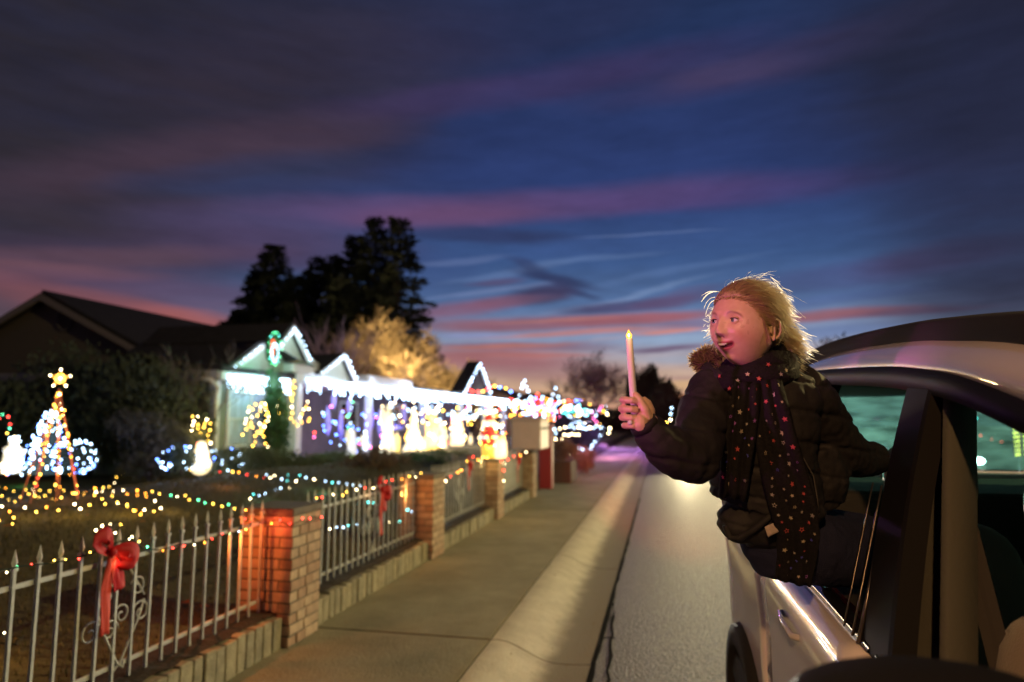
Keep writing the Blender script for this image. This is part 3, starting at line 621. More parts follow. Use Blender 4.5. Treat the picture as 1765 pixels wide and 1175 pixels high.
# ------------------------------------------------------------------ plants
def foliage(name, label, cat, c, rad, n, leaf, m, group=None, seed=1, hollow=.35, up=0, stems=True, spiky=0, flat=False):
    random.seed(seed); e_ = empty(name, (c[0], c[1], c[2]-rad[2]), label, cat, group)
    mb = MB(); lumps = [(Vector((random.uniform(-.6, .6)*rad[0], random.uniform(-.6, .6)*rad[1], random.uniform(-.5, .62)*rad[2])), random.uniform(.35, .6)) for _ in range(16)]
    lumps = [(Vector((l.x, l.y, l.z if l.z < 0 else l.z*math.sqrt(max(.05, 1-(l.x/(.62*rad[0]))**2)))), q) for l, q in lumps]
    for i in range(n):
        lc, lr = random.choice(lumps); d = Vector((random.gauss(0, 1), random.gauss(0, 1), random.gauss(0, 1))).normalized()
        rr = lr*(hollow+(1-hollow)*random.random())
        p = lc+Vector((d.x*rad[0]*rr, d.y*rad[1]*rr, d.z*rad[2]*rr*(1+spiky*random.random()*max(0, d.z))))
        if p.z < -rad[2]: p.z = -rad[2]+random.random()*.2
        s = leaf*random.uniform(.6, 1.4); u = Vector((random.gauss(0, 1), random.gauss(0, 1), random.gauss(0, 1)+up)).normalized(); v_ = u.orthogonal().normalized()
        mb.add([c+p-v_*s*.3, c+p+u*s, c+p+v_*s*.3, c+p-u*s*.3] if True else [], [(0, 1, 2, 3)])
    mb.build('foliage', m, e_, fix=False)
    if stems:
        mb = MB()
        for i in range(7):
            a = random.uniform(0, 6.3); mb.tube([c+Vector((.1*math.cos(a), .1*math.sin(a), -rad[2]-.05)), c+Vector((.4*rad[0]*math.cos(a), .4*rad[1]*math.sin(a), .3*rad[2]))], [.03, .01], 4)
        mb.build('stem', mat('bark_dark', (.06, .045, .03), .9), e_)
    return e_
LD = leafmat('leaf_dark', (.075, .095, .055)); LG = leafmat('leaf_green', (.04, .09, .035)); LB = leafmat('leaf_brown', (.12, .075, .05)); LGR = leafmat('leaf_grey', (.13, .13, .12))
c1 = PY(150, 720, 12.4); foliage('bush', 'huge dark leafy bush below the neighbouring gable', 'bush', Vector((c1.x, 12.3, 1.75)), (2.75, 1.0, 1.72), 20000, .09, LD, seed=2, up=1.2)
c1 = PY(255, 770, 11.6); foliage('bush', 'lower dull greyish shrub in front of the huge dark bush', 'bush', Vector((c1.x, 11.8, 1.15)), (1.1, .8, .75), 5000, .06, LGR, seed=3)
c1 = PY(60, 760, 12.0); foliage('bush', 'dark shrub behind the star-topped light cone', 'bush', Vector((c1.x, 12.0, 1.2)), (1.8, .8, .9), 6000, .07, LD, seed=4)
for (px, py, x, r, lbl, mm, sd) in [(455, 800, -7.6, (.9, 1.3, .38), 'low dark shrub bed below the lit window', LD, 5), (560, 805, -7.0, (.9, 1.8, .33), 'low dark shrub in front of the porch start', LD, 6), (650, 800, -5.6, (.7, 1.4, .40), 'reddish bare shrub spreading before the pale angel', LB, 7), (740, 798, -5.2, (.7, 1.3, .42), 'green clipped shrub lit yellow by the glowing figures', LG, 8),
                                   (790, 795, -5.4, (.6, 1.6, .5), 'dark shrub below the lit snowman', LD, 9), (600, 790, -8.0, (.8, 2.4, .30), 'dark shrub edging the porch', LD, 10)]:
    p = PX(px, py, x); foliage('shrub', lbl, 'shrub', Vector((x, p.y, max(.45, p.z))), r, 2600, .06, mm, 'shrubs in front of the porch', seed=sd, stems=False)
cd = PX(485, 690, HX+.7); foliage('column_shrub', 'tall dark green column-shaped shrub beside the lit window', 'shrub', Vector((HX+.55, cd.y, 1.75)), (.30, .34, 1.42), 3600, .07, LG, seed=12)

def conifer(base, h, r, seed, label, dens=1.0):
    random.seed(seed); e_ = empty('conifer_tree', base, label, 'tree', 'dark conifers behind the decorated house')
    base = Vector(base); mb = MB(); mb.tube([base, base+Vector((0, 0, h*.98))], [h*.018, .02], 6); mb.build('trunk', mat('bark_dark', (.06, .045, .03), .9), e_)
    mb = MB(); z = h*.10
    while z < h*.985:
        t = z/h; R_ = r*1.15*(1-t)**.66*(.74+.34*random.random())+.10; nb = int(7+7*(1-t))
        for k in range(nb):
            a = random.uniform(0, math.tau); ln = R_*random.uniform(.65, 1.12); droop = random.uniform(-.05, .28)
            for s_ in range(int((12+ln*14)*dens)):
                u = random.random()**.7; q = base+Vector((math.cos(a)*ln*u, math.sin(a)*ln*u, z+ln*u*droop*(1-u)-ln*.1*u))
                sp_ = .52*(1-u*.55); q += Vector((random.uniform(-1, 1)*sp_, random.uniform(-1, 1)*sp_, random.uniform(-.22, .16)))
                sz = random.uniform(.18, .44); d = Vector((math.cos(a)+random.uniform(-.6, .6), math.sin(a)+random.uniform(-.6, .6), random.uniform(-.2, .5))).normalized(); w_ = d.orthogonal().normalized()*sz*.4
                mb.add([q-w_, q+d*sz, q+w_], [(0, 1, 2)])
        z += h*.018+.14
    mb.build('crown', mat('conifer_needles', (.022, .032, .018), .9, var=.3, vscale=1), e_, fix=False)
def ctree(px, top, y, r, seed, lbl):
    y = y*1.62; t = PY(px, top, y); conifer((t.x, y, .3), t.z-.3, r*1.62, seed, lbl)
ctree(472, 418, 29, 2.5, 21, 'leftmost tall dark conifer, behind the first gable')
ctree(447, 462, 31, 2.6, 26, 'second dark conifer, crowded against the leftmost one')
ctree(548, 442, 31, 2.4, 22, 'shorter dark conifer in the dip between the two tall groups')
ctree(613, 398, 32, 2.5, 23, 'dark conifer left of the twin tallest tops')
ctree(648, 372, 31, 2.6, 24, 'tall dark conifer, left one of the twin tallest tops')
ctree(688, 368, 30, 2.5, 25, 'tallest dark conifer, with the narrow right-hand spire')
ctree(414, 530, 30, 1.6, 27, 'small conifer at the low end of the row, over the dark roof')
ctree(512, 470, 30, 2.4, 19, 'low dark conifer filling the gap left of the dip')
ctree(580, 440, 31, 2.3, 18, 'dark conifer filling the gap right of the dip')
ctree(500, 520, 28, 2.6, 17, 'broad low dark conifer behind the two gables')
ctree(590, 470, 28, 2.4, 28, 'dark conifer filling the middle of the row')

def bare_tree(base, h, spread, seed, label, m, depth=5, group=None, lean=0, r0=None, kids=(3, 4), crown_z=.25, twig=.010):
    random.seed(seed); e_ = empty('bare_tree', base, label, 'tree', group); base = Vector(base)
    tr, cr_ = MB(), MB(); r0 = r0 or h*.018
    def grow(p, d, ln, r, lv):
        pts = [p]; q = p; dd = d.copy()
        for i in range(3):
            dd = (dd+Vector((random.uniform(-.25, .25), random.uniform(-.25, .25), random.uniform(-.08, .2)))).normalized(); q = q+dd*ln/3; pts.append(q)
        (tr if lv < 2 else cr_).tube(pts, [r, r*.85, r*.7, r*.5], 5 if lv < 2 else 3, cap=False)
        if lv >= depth: return
        for k in range(random.randint(*kids)):
            s_ = random.choice(pts[1:]) if lv else pts[random.choice((2, 3, 3))]
            nd = (dd*.8+Vector((random.gauss(0, spread), random.gauss(0, spread), random.gauss(.12, spread*.6)))).normalized()
            grow(s_, nd, ln*random.uniform(.62, .85), max(twig, r*.55), lv+1)
    for k in range(3):
        grow(base+Vector((0, 0, 0)), Vector((random.uniform(-.3, .3)+lean, random.uniform(-.3, .3), 1)).normalized(), h*crown_z, r0, 0)
    tr.build('trunk', m, e_, fix=False); cr_.build('crown', m, e_, fix=False); return e_
BARKY = mat('bark_pale', (.34, .26, .15), .85); BARK = mat('bark_grey', (.13, .10, .09), .9)
for (px, tp, y, sp_, sd, lbl, mm) in [(648, 560, 43, .62, 31, 'tallest amber-lit bare tree, in front of the conifers', BARKY), (712, 572, 44, .70, 32, 'middle amber-lit bare tree with a dense twiggy crown', BARKY), (768, 606, 45, .80, 39, 'lower amber-lit bare tree toward the right of the clump', BARKY), (806, 645, 46, .8, 29, 'lowest amber-lit bare tree, at the right edge of the clump', BARKY), (622, 612, 42, .55, 36, 'brownish bare tree left of the amber-lit ones', BARK), (690, 620, 42, .65, 30, 'brownish low bare tree under the amber crowns', BARK)]:
    t = PY(px, tp, y); bare_tree((t.x, y, .3), t.z*1.0, sp_, sd, lbl, mm, 6, kids=(3, 4), crown_z=.33, twig=.026)
for px, py, y, p_ in ((650, 640, 38, 380), (705, 650, 38.5, 450), (765, 655, 40, 450), (690, 600, 39.5, 360), (640, 575, 40, 160), (755, 620, 40, 380), (810, 660, 41, 260)): lamp('tree_glow', PY(px, py, y), (1, .68, .30), p_, .3)
t = PY(560, 556, 33); bare_tree((t.x, 33, .3), t.z*.95, .22, 33, 'slender pale bare tree between the two porch gables', mat('bark_mauve', (.36, .28, .30), .9), 5, kids=(2, 3), crown_z=.40, r0=.09, twig=.02); lamp('tree_glow', PY(572, 600, 30), (.8, .7, 1), 90, .2)
t = PY(325, 590, 12.4); bare_tree((t.x, 12.4, .5), t.z*.9, .25, 34, 'thin grey bare sapling in front of the dark roof', mat('bark_ash', (.20, .17, .16), .9), 5, kids=(2, 3), crown_z=.36, r0=.025, twig=.006)
t = PY(1015, 598, 62); bare_tree((t.x, 62, 0), t.z*.98, .55, 35, 'far dark bare tree behind the candle', mat('bark_hazed', (.20, .15, .18), .95), 6, kids=(2, 4), crown_z=.33, twig=.02)  # mauve haze is mixed into this bark colour
t = PY(862, 640, 55); bare_tree((t.x, 55, 0), t.z*.9, .6, 37, 'far hazy bare tree above the second decorated roof', mat('bark_hazed2', (.24, .15, .17), .95), 6, kids=(2, 4), crown_z=.33, twig=.025)
t = PY(1395, 566, 40); bare_tree((t.x, 40, 0), t.z*.95, .5, 38, 'bare tree behind the blowing ponytail', mat('bark_hazed', None) if False else MATS['bark_hazed'], 5, kids=(3, 4), crown_z=.33, twig=.02)
# columnar cypresses at the end of the street
for i, (px, tp, w) in enumerate([(1092, 628, .8), (1103, 621, .9), (1113, 632, .8), (1122, 620, .9), (1129, 624, .7), (1086, 634, .7), (1116, 640, .9)]):
    t = PY(px, tp, 58); h = t.z
    foliage('cypress_tree', ['first', 'second', 'third', 'fourth', 'fifth', 'sixth', 'seventh'][i] and ['narrow cypress second from the candle', 'tall narrow cypress with a sharp tip just right of the candle', 'shorter cypress in the notch of the row', 'tall cypress near the right end of the row', 'cypress at the right end of the row', 'cypress partly hidden by the candle', 'lowest cypress filling the notch behind the others'][i], 'tree', Vector((t.x, 58+i*.3, h/2)), (w*.75, w*.75, h/2), 2200, .26, MATS['conifer_needles'], 'cypress row at the end of the street', seed=40+i, stems=False, up=2.5)
def dtree(px, tp, y, w, seed, lbl, m=None):
    t = PY(px, tp, y); h = t.z; foliage('far_tree', lbl, 'tree', Vector((t.x, y, h/2)), (w, w, h/2), 2500, .35, m or MATS['conifer_needles'], seed=seed, stems=False, up=1)
dtree(1146, 658, 50, 1.6, 51, 'rounded dark tree right of the cypress row'); dtree(1437, 574, 45, 1.2, 52, 'small pointed dark evergreen just above the car roof rail'); dtree(1410, 600, 48, 3.5, 53, 'low dark tree mass behind the ponytail')
dtree(1085, 698, 70, 5, 54, 'dark hedge mass across the end of the street'); dtree(1175, 700, 75, 5, 55, 'dark tree mass right of the street end'); dtree(1010, 700, 66, 4, 56, 'dark shrubbery under the far bare tree'); dtree(1240, 680, 60, 5, 57, 'dark tree mass behind the girl')
dtree(760, 676, 46, 3, 58, 'low dark tree behind the porch roof'); dtree(905, 672, 60, 5, 59, 'dark trees beyond the small peaked roofs')
# ------------------------------------------------------------------ farther houses on the same side
def cottage(x, y0_, y1_, eave, ridge, label, depth=7, wall=None, cat='house'):
    e_ = empty('far_house', (x, (y0_+y1_)/2, .2), label, cat, 'houses farther down the street')
    m = MB(); m.box((x-depth, y0_, .1), (x, y1_, eave)); m.build('wall', wall or mat('dark_wall', (.10, .08, .09), .9), e_)
    m = MB(); m.add([(x+.3, y0_-.3, eave-.05), (x+.3, y1_+.3, eave-.05), (x-depth/2, y1_+.3, ridge), (x-depth/2, y0_-.3, ridge), (x-depth-.3, y0_-.3, eave-.05), (x-depth-.3, y1_+.3, eave-.05)], [(0, 1, 2, 3), (3, 2, 5, 4)]); solidify(m.build('roof', ROOFM, e_), .12, -1)
    for yy in (y0_+1.2, y0_+4.5): window(x, yy, yy+1.3, 1.0, 2.1, e_)
    m = MB(); m.prism([(x-depth+.1, y0_-.01, eave-.02), (x-.1, y0_-.01, eave-.02), (x-depth/2, y0_-.01, ridge-.2)], (0, .1, 0)); m.build('gable_wall', mat('dark_wall', (.10, .08, .09), .9), e_)
    return e_
cottage(-9.2, 46, 58, 2.9, 4.1, 'first far dark house, past the long porch, with white-lit peaks')
cottage(-9.2, 66, 80, 2.9, 4.2, 'second far dark house, low roof beyond the wrapped hedge')
cottage(9.5, 30, 44, 2.8, 4.6, 'dark house across the street behind the car', -7)
cottage(-5, 92, 104, 2.6, 3.6, 'low dark house at the end of the street, cyan bulbs on its eave', 9)
def tent(px, tp, bl, br, by, x, lbl, cols=('c',), r=.05):
    a, b, c = PX(bl, by, x), PX(px, tp, x), PX(br, by, x); light_string(lbl, [a, b, c], .22, list(cols), r, .03, 'lit peaked roofs in the distance', wire=.012, gap=7)
tent(904, 655, 888, 921, 705, -8.6, 'nearer small peak outlined in white lights with an orange tip', r=.06); tent(957, 668, 944, 968, 706, -8.6, 'farther small peak outlined in white lights', r=.07)
random.seed(61)
def cloud(lbl, pxs, pys, x, n, cols, r, name='light_string', dx=.6, grp_=None):
    pts = [PX(random.uniform(*pxs), random.uniform(*pys), x+random.uniform(-dx, dx)) for _ in range(n)]
    pts.sort(key=lambda p: p.y); e_ = empty(name, pts[0], lbl, 'string lights', grp_)
    MB().tube(pts, .006, 3).build('wire', WIRE, e_); bulbs(pts, [random.choice(cols) for _ in pts], r, e_)
def swag(lbl, px, x, step, cols, r, jit=.05): light_string(lbl, [PX(a, b, x) for a, b in px], step, cols, r, jit, 'coloured strings farther down the street', wire=.01, gap=6.5)
MC = ['r', 'r', 'y', 'g', 'b', 'c', 'o', 'p']
swag('coloured string along the far end of the porch roof', [(808, 672), (830, 675), (850, 664), (868, 668), (885, 676)], -8.9, .38, ['r', 'y', 'b', 'g', 'r'], .055)
swag('coloured string dipping below the porch eave', [(795, 724), (815, 715), (835, 708), (858, 708), (880, 700), (905, 690), (935, 688)], -7.6, .24, ['o', 'c', 'w', 'r', 'y', 'c'], .045)
swag('red and blue string across the far house front', [(880, 688), (905, 700), (930, 708), (950, 700), (975, 690)], -8.4, .45, MC, .07)
swag('coloured string looping between the far peaks', [(915, 690), (930, 680), (945, 688), (960, 695), (985, 690), (1005, 690), (1020, 700)], -8.3, .5, ['r', 'y', 'o', 'r', 'b', 'c'], .08)
swag('white and teal string over the dark wrapped hedge', [(968, 705), (985, 700), (1005, 705), (1025, 712), (1040, 720), (1052, 712)], -6.2, .3, ['c', 't', 'c', 't', 'p'], .08, .12)
swag('second white string under the teal one over the hedge', [(975, 700), (995, 708), (1015, 716), (1035, 712), (1050, 725)], -6.4, .3, ['c', 'c', 'w', 't'], .08, .14)
swag('yellow and pink string at the end of the hedge', [(1035, 705), (1048, 716), (1058, 726), (1070, 724)], -5.2, .5, ['y', 'w', 'p', 'y'], .10, .15)
swag('yellow string dropping down beside the far driveway', [(1052, 738), (1048, 752), (1046, 768), (1044, 776)], -4.0, .25, ['y', 'w'], .07, .04)
swag('multicoloured string along the second far house', [(905, 708), (930, 714), (955, 712), (975, 704)], -8.0, .5, ['c', 'c', 'p', 'r', 'c'], .08, .15)
light_string('row of cyan and green bulbs on the house at the end of the street', [PY(p, q, 91.0) for p, q in ((1092, 684), (1120, 685), (1145, 684), (1170, 685))], .55, ['t', 't', 'g', 'b'], .11, .0, shuffle=False)
light_string('greenish white looped bulbs at the end of the street', [PY(p, q, 60) for p, q in ((1141, 680), (1150, 679), (1157, 681), (1145, 684), (1147, 692))], .22, ['c', 'g'], .08, .02)
light_string('lone amber bulbs seen in the crook of the raised arm', [PY(p, q, 40) for p, q in ((1148, 729), (1151, 728))], .3, ['y'], .13, 0)
light_string('pale bulbs by the sleeve beyond the crook of the arm', [PY(p, q, 40) for p, q in ((1156, 713), (1158, 700), (1154, 741))], .6, ['w', 'c'], .10, 0)
for (px, py, x, c_, p_) in [(880, 720, -7, (1, .15, .1), 50), (905, 690, -8, (1, .4, .3), 80), (960, 700, -7.5, (1, .2, .25), 80), (1000, 740, -5.2, (.25, .2, 1), 90), (1040, 750, -3, (.6, .25, 1), 200), (1050, 765, -2, (1, .35, .7), 60), (1060, 720, -4.5, (1, .5, .4), 90), (1075, 748, -1.6, (.75, .3, 1), 90), (1000, 745, -2.2, (1, .3, .4), 34)]:
    lamp('string_glow', PX(px, py, x), c_, p_, .2)

cloud('blue and violet bulbs crowded at the start of the porch', (556, 662), (700, 792), -8.3, 46, ['b', 'b', 'c', 'p', 'b'], .03)
cloud('white and gold bulbs crowded round the glowing figures', (685, 862), (700, 775), -7.4, 60, ['w', 'c', 'y', 'w'], .03)
cloud('white bulbs hanging in strands inside the long porch', (650, 850), (692, 725), -9.0, 60, ['c', 'c', 'w'], .03)
cloud('mixed bulbs crowded over the far front yards', (880, 960), (690, 728), -7.6, 60, ['c', 'r', 'y', 'c', 'b', 'p', 'o'], .06)
cloud('mixed white bulbs crowded beyond the dark hedge', (960, 1060), (698, 732), -6.0, 60, ['c', 'c', 't', 'p', 'y'], .07)
# ------------------------------------------------------------------ yard light displays
def onlawn(px, py, dz=0):        # where a sight line meets the lawn
    r = ray(px, py)
    for i in range(40, 4000):
        t = i*.01; x, y, z = r[0]*t, r[1]*t, H+r[2]*t
        if z <= ground_z(x, y)+dz: return Vector((x, y, ground_z(x, y)+dz))
    return Vector((r[0]*13, r[1]*13, .5))
random.seed(71)
# star-topped cone of lights
b0 = onlawn(88, 862); hh = PX(90, 648, b0.x).z-b0.z
e = empty('light_cone_tree', b0, 'wire cone tree of amber and red bulbs with a glowing star on top', 'light display')
apex = b0+Vector((0, 0, hh*.90)); PINK = emit('rod_pinkish', (.8, .25, .15), .12)
for k in range(7):
    a = k*math.tau/7+.3; m = MB(); m.tube([apex, b0+Vector((.28*math.cos(a), .28*math.sin(a), 0))], .006, 4); m.build('rod', PINK, e)
pts = []
for k in range(7):
    a = k*math.tau/7+.3
    for j in range(13):
        t = (j+random.random()*.7)/13; t = t**.8
        pts.append(apex.lerp(b0+Vector((.28*math.cos(a), .28*math.sin(a), 0)), t)+Vector((random.uniform(-.012, .012), random.uniform(-.012, .012), 0)))
pts.sort(key=lambda p: -p.z); n_ = len(pts)
bulbs(pts[:int(n_*.55)], ['y', 'y', 'o', 'w'], .013, e); bulbs(pts[int(n_*.55)::2], ['o', 'y', 'r', 'y'], .011, e)
sv = Vector((-b0.x, -b0.y, 0)).normalized(); sd = Vector((-sv.y, sv.x, 0)); sc = b0+Vector((0, 0, hh*.985)); m = MB()
star = [sc+(sd*math.cos(a)+Vector((0, 0, 1))*math.sin(a))*(.10 if i % 2 == 0 else .042) for i, a in [(i, math.pi/2+i*math.pi/5) for i in range(10)]]
m.prism(star, sv*.015); m.build('star', emit('star_glow', (1, .5, .1), 1.2), e); bulbs([p+sv*.02 for p in star]+[sc+sv*.02], ['w', 'y'], .016, e, 'star_bulbs')
lamp('cone_glow', apex+Vector((.1, -.1, -.5)), (1, .6, .2), 3.0, .05); lamp('cone_glow', b0+Vector((.2, -.1, .3)), (1, .4, .1), 2.0, .05)
# blue-white shrub behind it
def net(lbl, px, py, x, r, n, cols, br, tint, p_, seed):
    random.seed(seed); c = PX(px, py, x); e_ = foliage('lit_shrub', lbl, 'shrub', c, r, 1500, .06, LD, 'shrubs wrapped in blue white lights', seed=seed, stems=False)
    pts = []
    for i in range(n):
        a = random.uniform(0, math.tau); v = random.uniform(-.9, 1); q = math.sqrt(max(0, 1-v*v)); k = i/n*math.tau*4
        a = k+random.uniform(-.3, .3); pts.append(c+Vector((r[0]*q*math.cos(a), r[1]*q*math.sin(a), r[2]*v))*1)
    bulbs(pts, cols, br, e_); lamp('shrub_glow', c+Vector((.3, -r[1]-.5, .2)), tint, p_, .1); return c
ct_ = PX(88, 706, -9.5); cb_ = PX(90, 815, -9.5); hh_ = ct_.z-cb_.z; e = empty('lit_cone_bush', cb_, 'narrow blue white cone of bulbs with a flared base behind the star-topped cone', 'lit bush')
m = MB(); lathe(m, cb_, [(0, 0), (.38, 0), (.26, .25*hh_), (.14, .6*hh_), (.05, .95*hh_), (0, hh_)], n=14); m.build('foliage_cone', mat('leaf_deep_green', (.03, .045, .03), .95, bump=1, bscale=30), e)  # even dark green core under the bulbs
pts = []
for i in range(190):
    t = random.random()**.75; a = random.uniform(0, math.tau); r_ = .07+.37*t**1.25*(1+.16*math.sin(a*5)); pts.append(ct_+Vector((r_*math.cos(a), r_*math.sin(a), -hh_*t)))
bulbs(pts, ['c', 'c', 'c', 'b'], .015, e); lamp('shrub_glow', cb_+Vector((.4, -.9, .5)), (.15, .3, 1), 9, .1)
net('low shrub looped with blue white bulbs right of the star-topped cone', 128, 788, -9.0, (.32, .3, .28), 80, ['c', 'c', 'b'], .016, (.15, .3, 1), 4, 73)
net('shrub with blue white bulbs left of the glowing snowman', 312, 790, -8.2, (.35, .4, .22), 40, ['c', 'b', 'c'], .018, (.12, .3, 1), 8, 74)
net('shrub with blue white bulbs right of the glowing snowman', 388, 792, -8.2, (.35, .45, .22), 36, ['c', 'b', 'c'], .018, (.12, .3, 1), 8, 75)
GLOWW = emit('glow_warm_plastic', (1, .82, .48), 1.25); GLOWY = emit('glow_yellow_plastic', (1, .74, .24), 1.15); GLOWC = emit('glow_cream_plastic', (1, .90, .62), .75); GLOWV = emit('glow_violet', (.35, .3, .8), .5)
REDP = emit('glow_red_plastic', (.8, .06, .04), .45)
def fig(kind, px, pyt, pyb, x, lbl, matl, bul=None, br=.02, nb=0, glow=None, w=1.0):
    top, bot = PX(px, pyt, x), PX(px, pyb, x); h = top.z-bot.z; b = Vector((bot.x, bot.y, bot.z)); e_ = empty(kind, b, lbl, 'lit figure')
    m = MB()
    if kind == 'lit_snowman':
        for nm, z, r in (('base_ball', .24, .27), ('middle_ball', .60, .20), ('head', .86, .14)):
            q = MB(); q.ball(b+Vector((0, 0, z*h)), r*h*w, 14, 10); q.build(nm, matl, e_, smooth=True)
        rad = lambda t: .26*(1-t*.6)*h*w
    elif kind == 'lit_angel':
        q = MB(); lathe(q, b, [(0, 0), (.17*h*w, 0), (.155*h*w, .12*h), (.10*h*w, .45*h), (.075*h*w, .66*h), (.09*h*w, .74*h), (.03*h*w, .82*h), (0, .82*h)]); q.build('robe', matl, e_, smooth=True)
        q = MB(); q.ball(b+Vector((0, 0, .88*h)), .055*h*w, 10, 8); q.build('head', matl, e_, smooth=True)
        for s in (-1, 1):
            q = MB(); q.add([b+Vector((0, s*.04*h, .72*h)), b+Vector((-.05*h, s*.2*h*w, .9*h)), b+Vector((-.06*h, s*.26*h*w, .7*h)), b+Vector((-.04*h, s*.14*h*w, .45*h))], [(0, 1, 2, 3)]); solidify(q.build('wing', GLOWC, e_), .02)
        rad = lambda t: .17*(1-t*.8)*h*w
    elif kind == 'lit_cone_tree':
        q = MB(); lathe(q, b, [(0, 0), (.26*h*w, 0), (.20*h*w, .18*h), (.17*h*w, .2*h), (.13*h*w, .5*h), (.10*h*w, .52*h), (.04*h*w, .88*h), (0, h)]); q.build('cone', matl, e_, smooth=False)
        rad = lambda t: .26*(1-t)*h*w
    elif kind == 'lit_candle_figure':
        q = MB(); lathe(q, b, [(0, 0), (.10*h*w, 0), (.10*h*w, .75*h), (.06*h*w, .8*h), (0, .8*h)]); q.build('wax', matl, e_, smooth=True)
        q = MB(); lathe(q, b+Vector((0, 0, .8*h)), [(0, 0), (.04*h*w, .05*h), (.02*h*w, .14*h), (0, .2*h)]); q.build('flame', GLOWW, e_, smooth=True); rad = lambda t: .1*h*w
    elif kind == 'lit_robed_figure':
        q = MB(); lathe(q, b, [(0, 0), (.2*h*w, 0), (.17*h*w, .3*h), (.15*h*w, .55*h), (.17*h*w, .68*h), (.06*h*w, .76*h), (0, .76*h)]); q.build('robe', matl, e_, smooth=True)
        q = MB(); q.ball(b+Vector((0, 0, .85*h)), (.085*h*w, .085*h*w, .10*h), 10, 8); q.build('head', matl, e_, smooth=True)
        for s in (-1, 1):
            q = MB(); q.tube([b+Vector((0, s*.14*h*w, .66*h)), b+Vector((.1*h, s*.2*h*w, .52*h)), b+Vector((.16*h, s*.06*h*w, .46*h))], [.05*h*w, .045*h*w, .03*h*w], 7); q.build('arm', matl, e_, smooth=True)
        rad = lambda t: .19*h*w*(1-t*.4)
    if nb:
        pts = []
        for i in range(nb):
            t = random.random(); a = random.uniform(0, math.tau); pts.append(b+Vector((rad(t)*math.cos(a), rad(t)*math.sin(a), t*h)))
        bulbs(pts, bul, br, e_)
    if glow: lamp('figure_glow', b+Vector((.5, -.4, .45*h)), glow[0], glow[1], .15)
    return e_
WG = (1, .82, .5)
fig('lit_snowman', 345, 762, 813, -8.2, 'bright white glowing snowman between the two blue white shrubs', GLOWW, ['w', 'r', 'y'], .02, 14, (WG, 16), 1.3)
fig('lit_robed_figure', 18, 752, 815, -9.6, 'white glowing figure covered in bulbs left of the star-topped cone', GLOWC, ['c', 'w', 'c'], .022, 60, ((.9, .95, 1), 14), 1.3)
fig('lit_angel', 668, 690, 790, -7.2, 'pale green white angel with a pink star over it, tallest of the glowing figures', GLOWC, ['p', 'w'], .03, 8, (WG, 10), .9)
fig('lit_cone_tree', 712, 702, 783, -7.0, 'glowing yellow white cone tree beside the pale angel', GLOWW, ['w', 'y'], .035, 24, (WG, 30), .95)
fig('lit_candle_figure', 684, 744, 780, -7.1, 'pair-side glowing yellow candle left of the cone tree', GLOWY, w=1.5)
fig('lit_candle_figure', 727, 752, 785, -6.8, 'short white glowing candle at the right foot of the cone tree', GLOWW, w=1.8)
fig('lit_robed_figure', 745, 708, 786, -6.6, 'glowing yellow robed figure right of the cone tree', GLOWY, ['w', 'w', 'y'], .035, 30, (WG, 26), 1.0)
fig('lit_robed_figure', 760, 722, 784, -6.5, 'smaller glowing cream figure leaning on the yellow robed one', GLOWC, ['w', 'r'], .03, 16, None, 1.0)
fig('lit_robed_figure', 787, 708, 773, -6.8, 'glowing robed figure with white bulbs, alone before the porch', GLOWW, ['w', 'w', 'r'], .035, 22, (WG, 22), .95)
fig('lit_candle_figure', 811, 745, 777, -6.8, 'thin glowing candle between the robed figure and the snowman', GLOWW, w=1.0)
fig('lit_snowman', 843, 708, 768, -5.6, 'bright yellow white glowing snowman near the third brick pillar', GLOWW, ['w', 'y'], .03, 20, (WG, 24), 1.05)
fig('lit_angel', 606, 735, 796, -7.4, 'small white figure with a green base left of the pale angel', emit('glow_dim_white', (.85, .85, .95), .8), ['c', 'w', 'r'], .03, 5, None, 1.1)
fig('lit_angel', 628, 745, 785, -7.6, 'small slanting white angel with teardrop bulbs', emit('glow_dim_white', (.85, .85, .95), .8), ['c'], .04, 12, ((.4, .4, 1), 8), 1.0)
m = MB(); q = PX(608, 792, -7.35); m.tube([q, q+Vector((0, 0, .12))], .10, 8); tag(m.build('green_pot', emit('glow_green', (.5, .9, .05), .8)), 'glowing yellow green pot under the small white figure', 'pot')
# slim violet ornaments hung from the porch
for i, (px, py, l, c_) in enumerate([(565, 725, 52, 'b'), (588, 735, 55, 'b'), (602, 700, 34, 'c'), (640, 720, 45, 'b'), (655, 730, 50, 'b'), (697, 715, 40, 'b'), (575, 690, 30, 'c'), (728, 712, 30, 'c')]):
    a = PX(px, py-l/2, HX+.1+.1*(i % 3)); b_ = PX(px, py+l/2, HX+.1+.1*(i % 3)); m = MB(); m.tube([a, a.lerp(b_, .3), a.lerp(b_, .7), b_], [.02, .07, .08, .01], 7)
    tag(m.build('hanging_ornament', emit('glow_violet', (.35, .3, .8), .5), smooth=True), ['slim violet ornament at the left end of the porch opening', 'slim violet ornament second along the porch', 'pale ornament hung high near the porch start', 'violet ornament left of the pale angel', 'long violet ornament touching the pale angel', 'violet ornament between the angel and the cone tree', 'pale short ornament under the first porch gable', 'pale short ornament over the yellow robed figure'][i], 'ornament', 'slim ornaments hung in the porch')
lamp('porch_violet', PX(640, 740, -9.0), (.25, .2, 1), 30, .15); lamp('porch_violet', PX(575, 745, -9.2), (.25, .22, 1), 22, .15); lamp('porch_red', PX(545, 740, -10.2), (1, .25, .15), 12, .15)
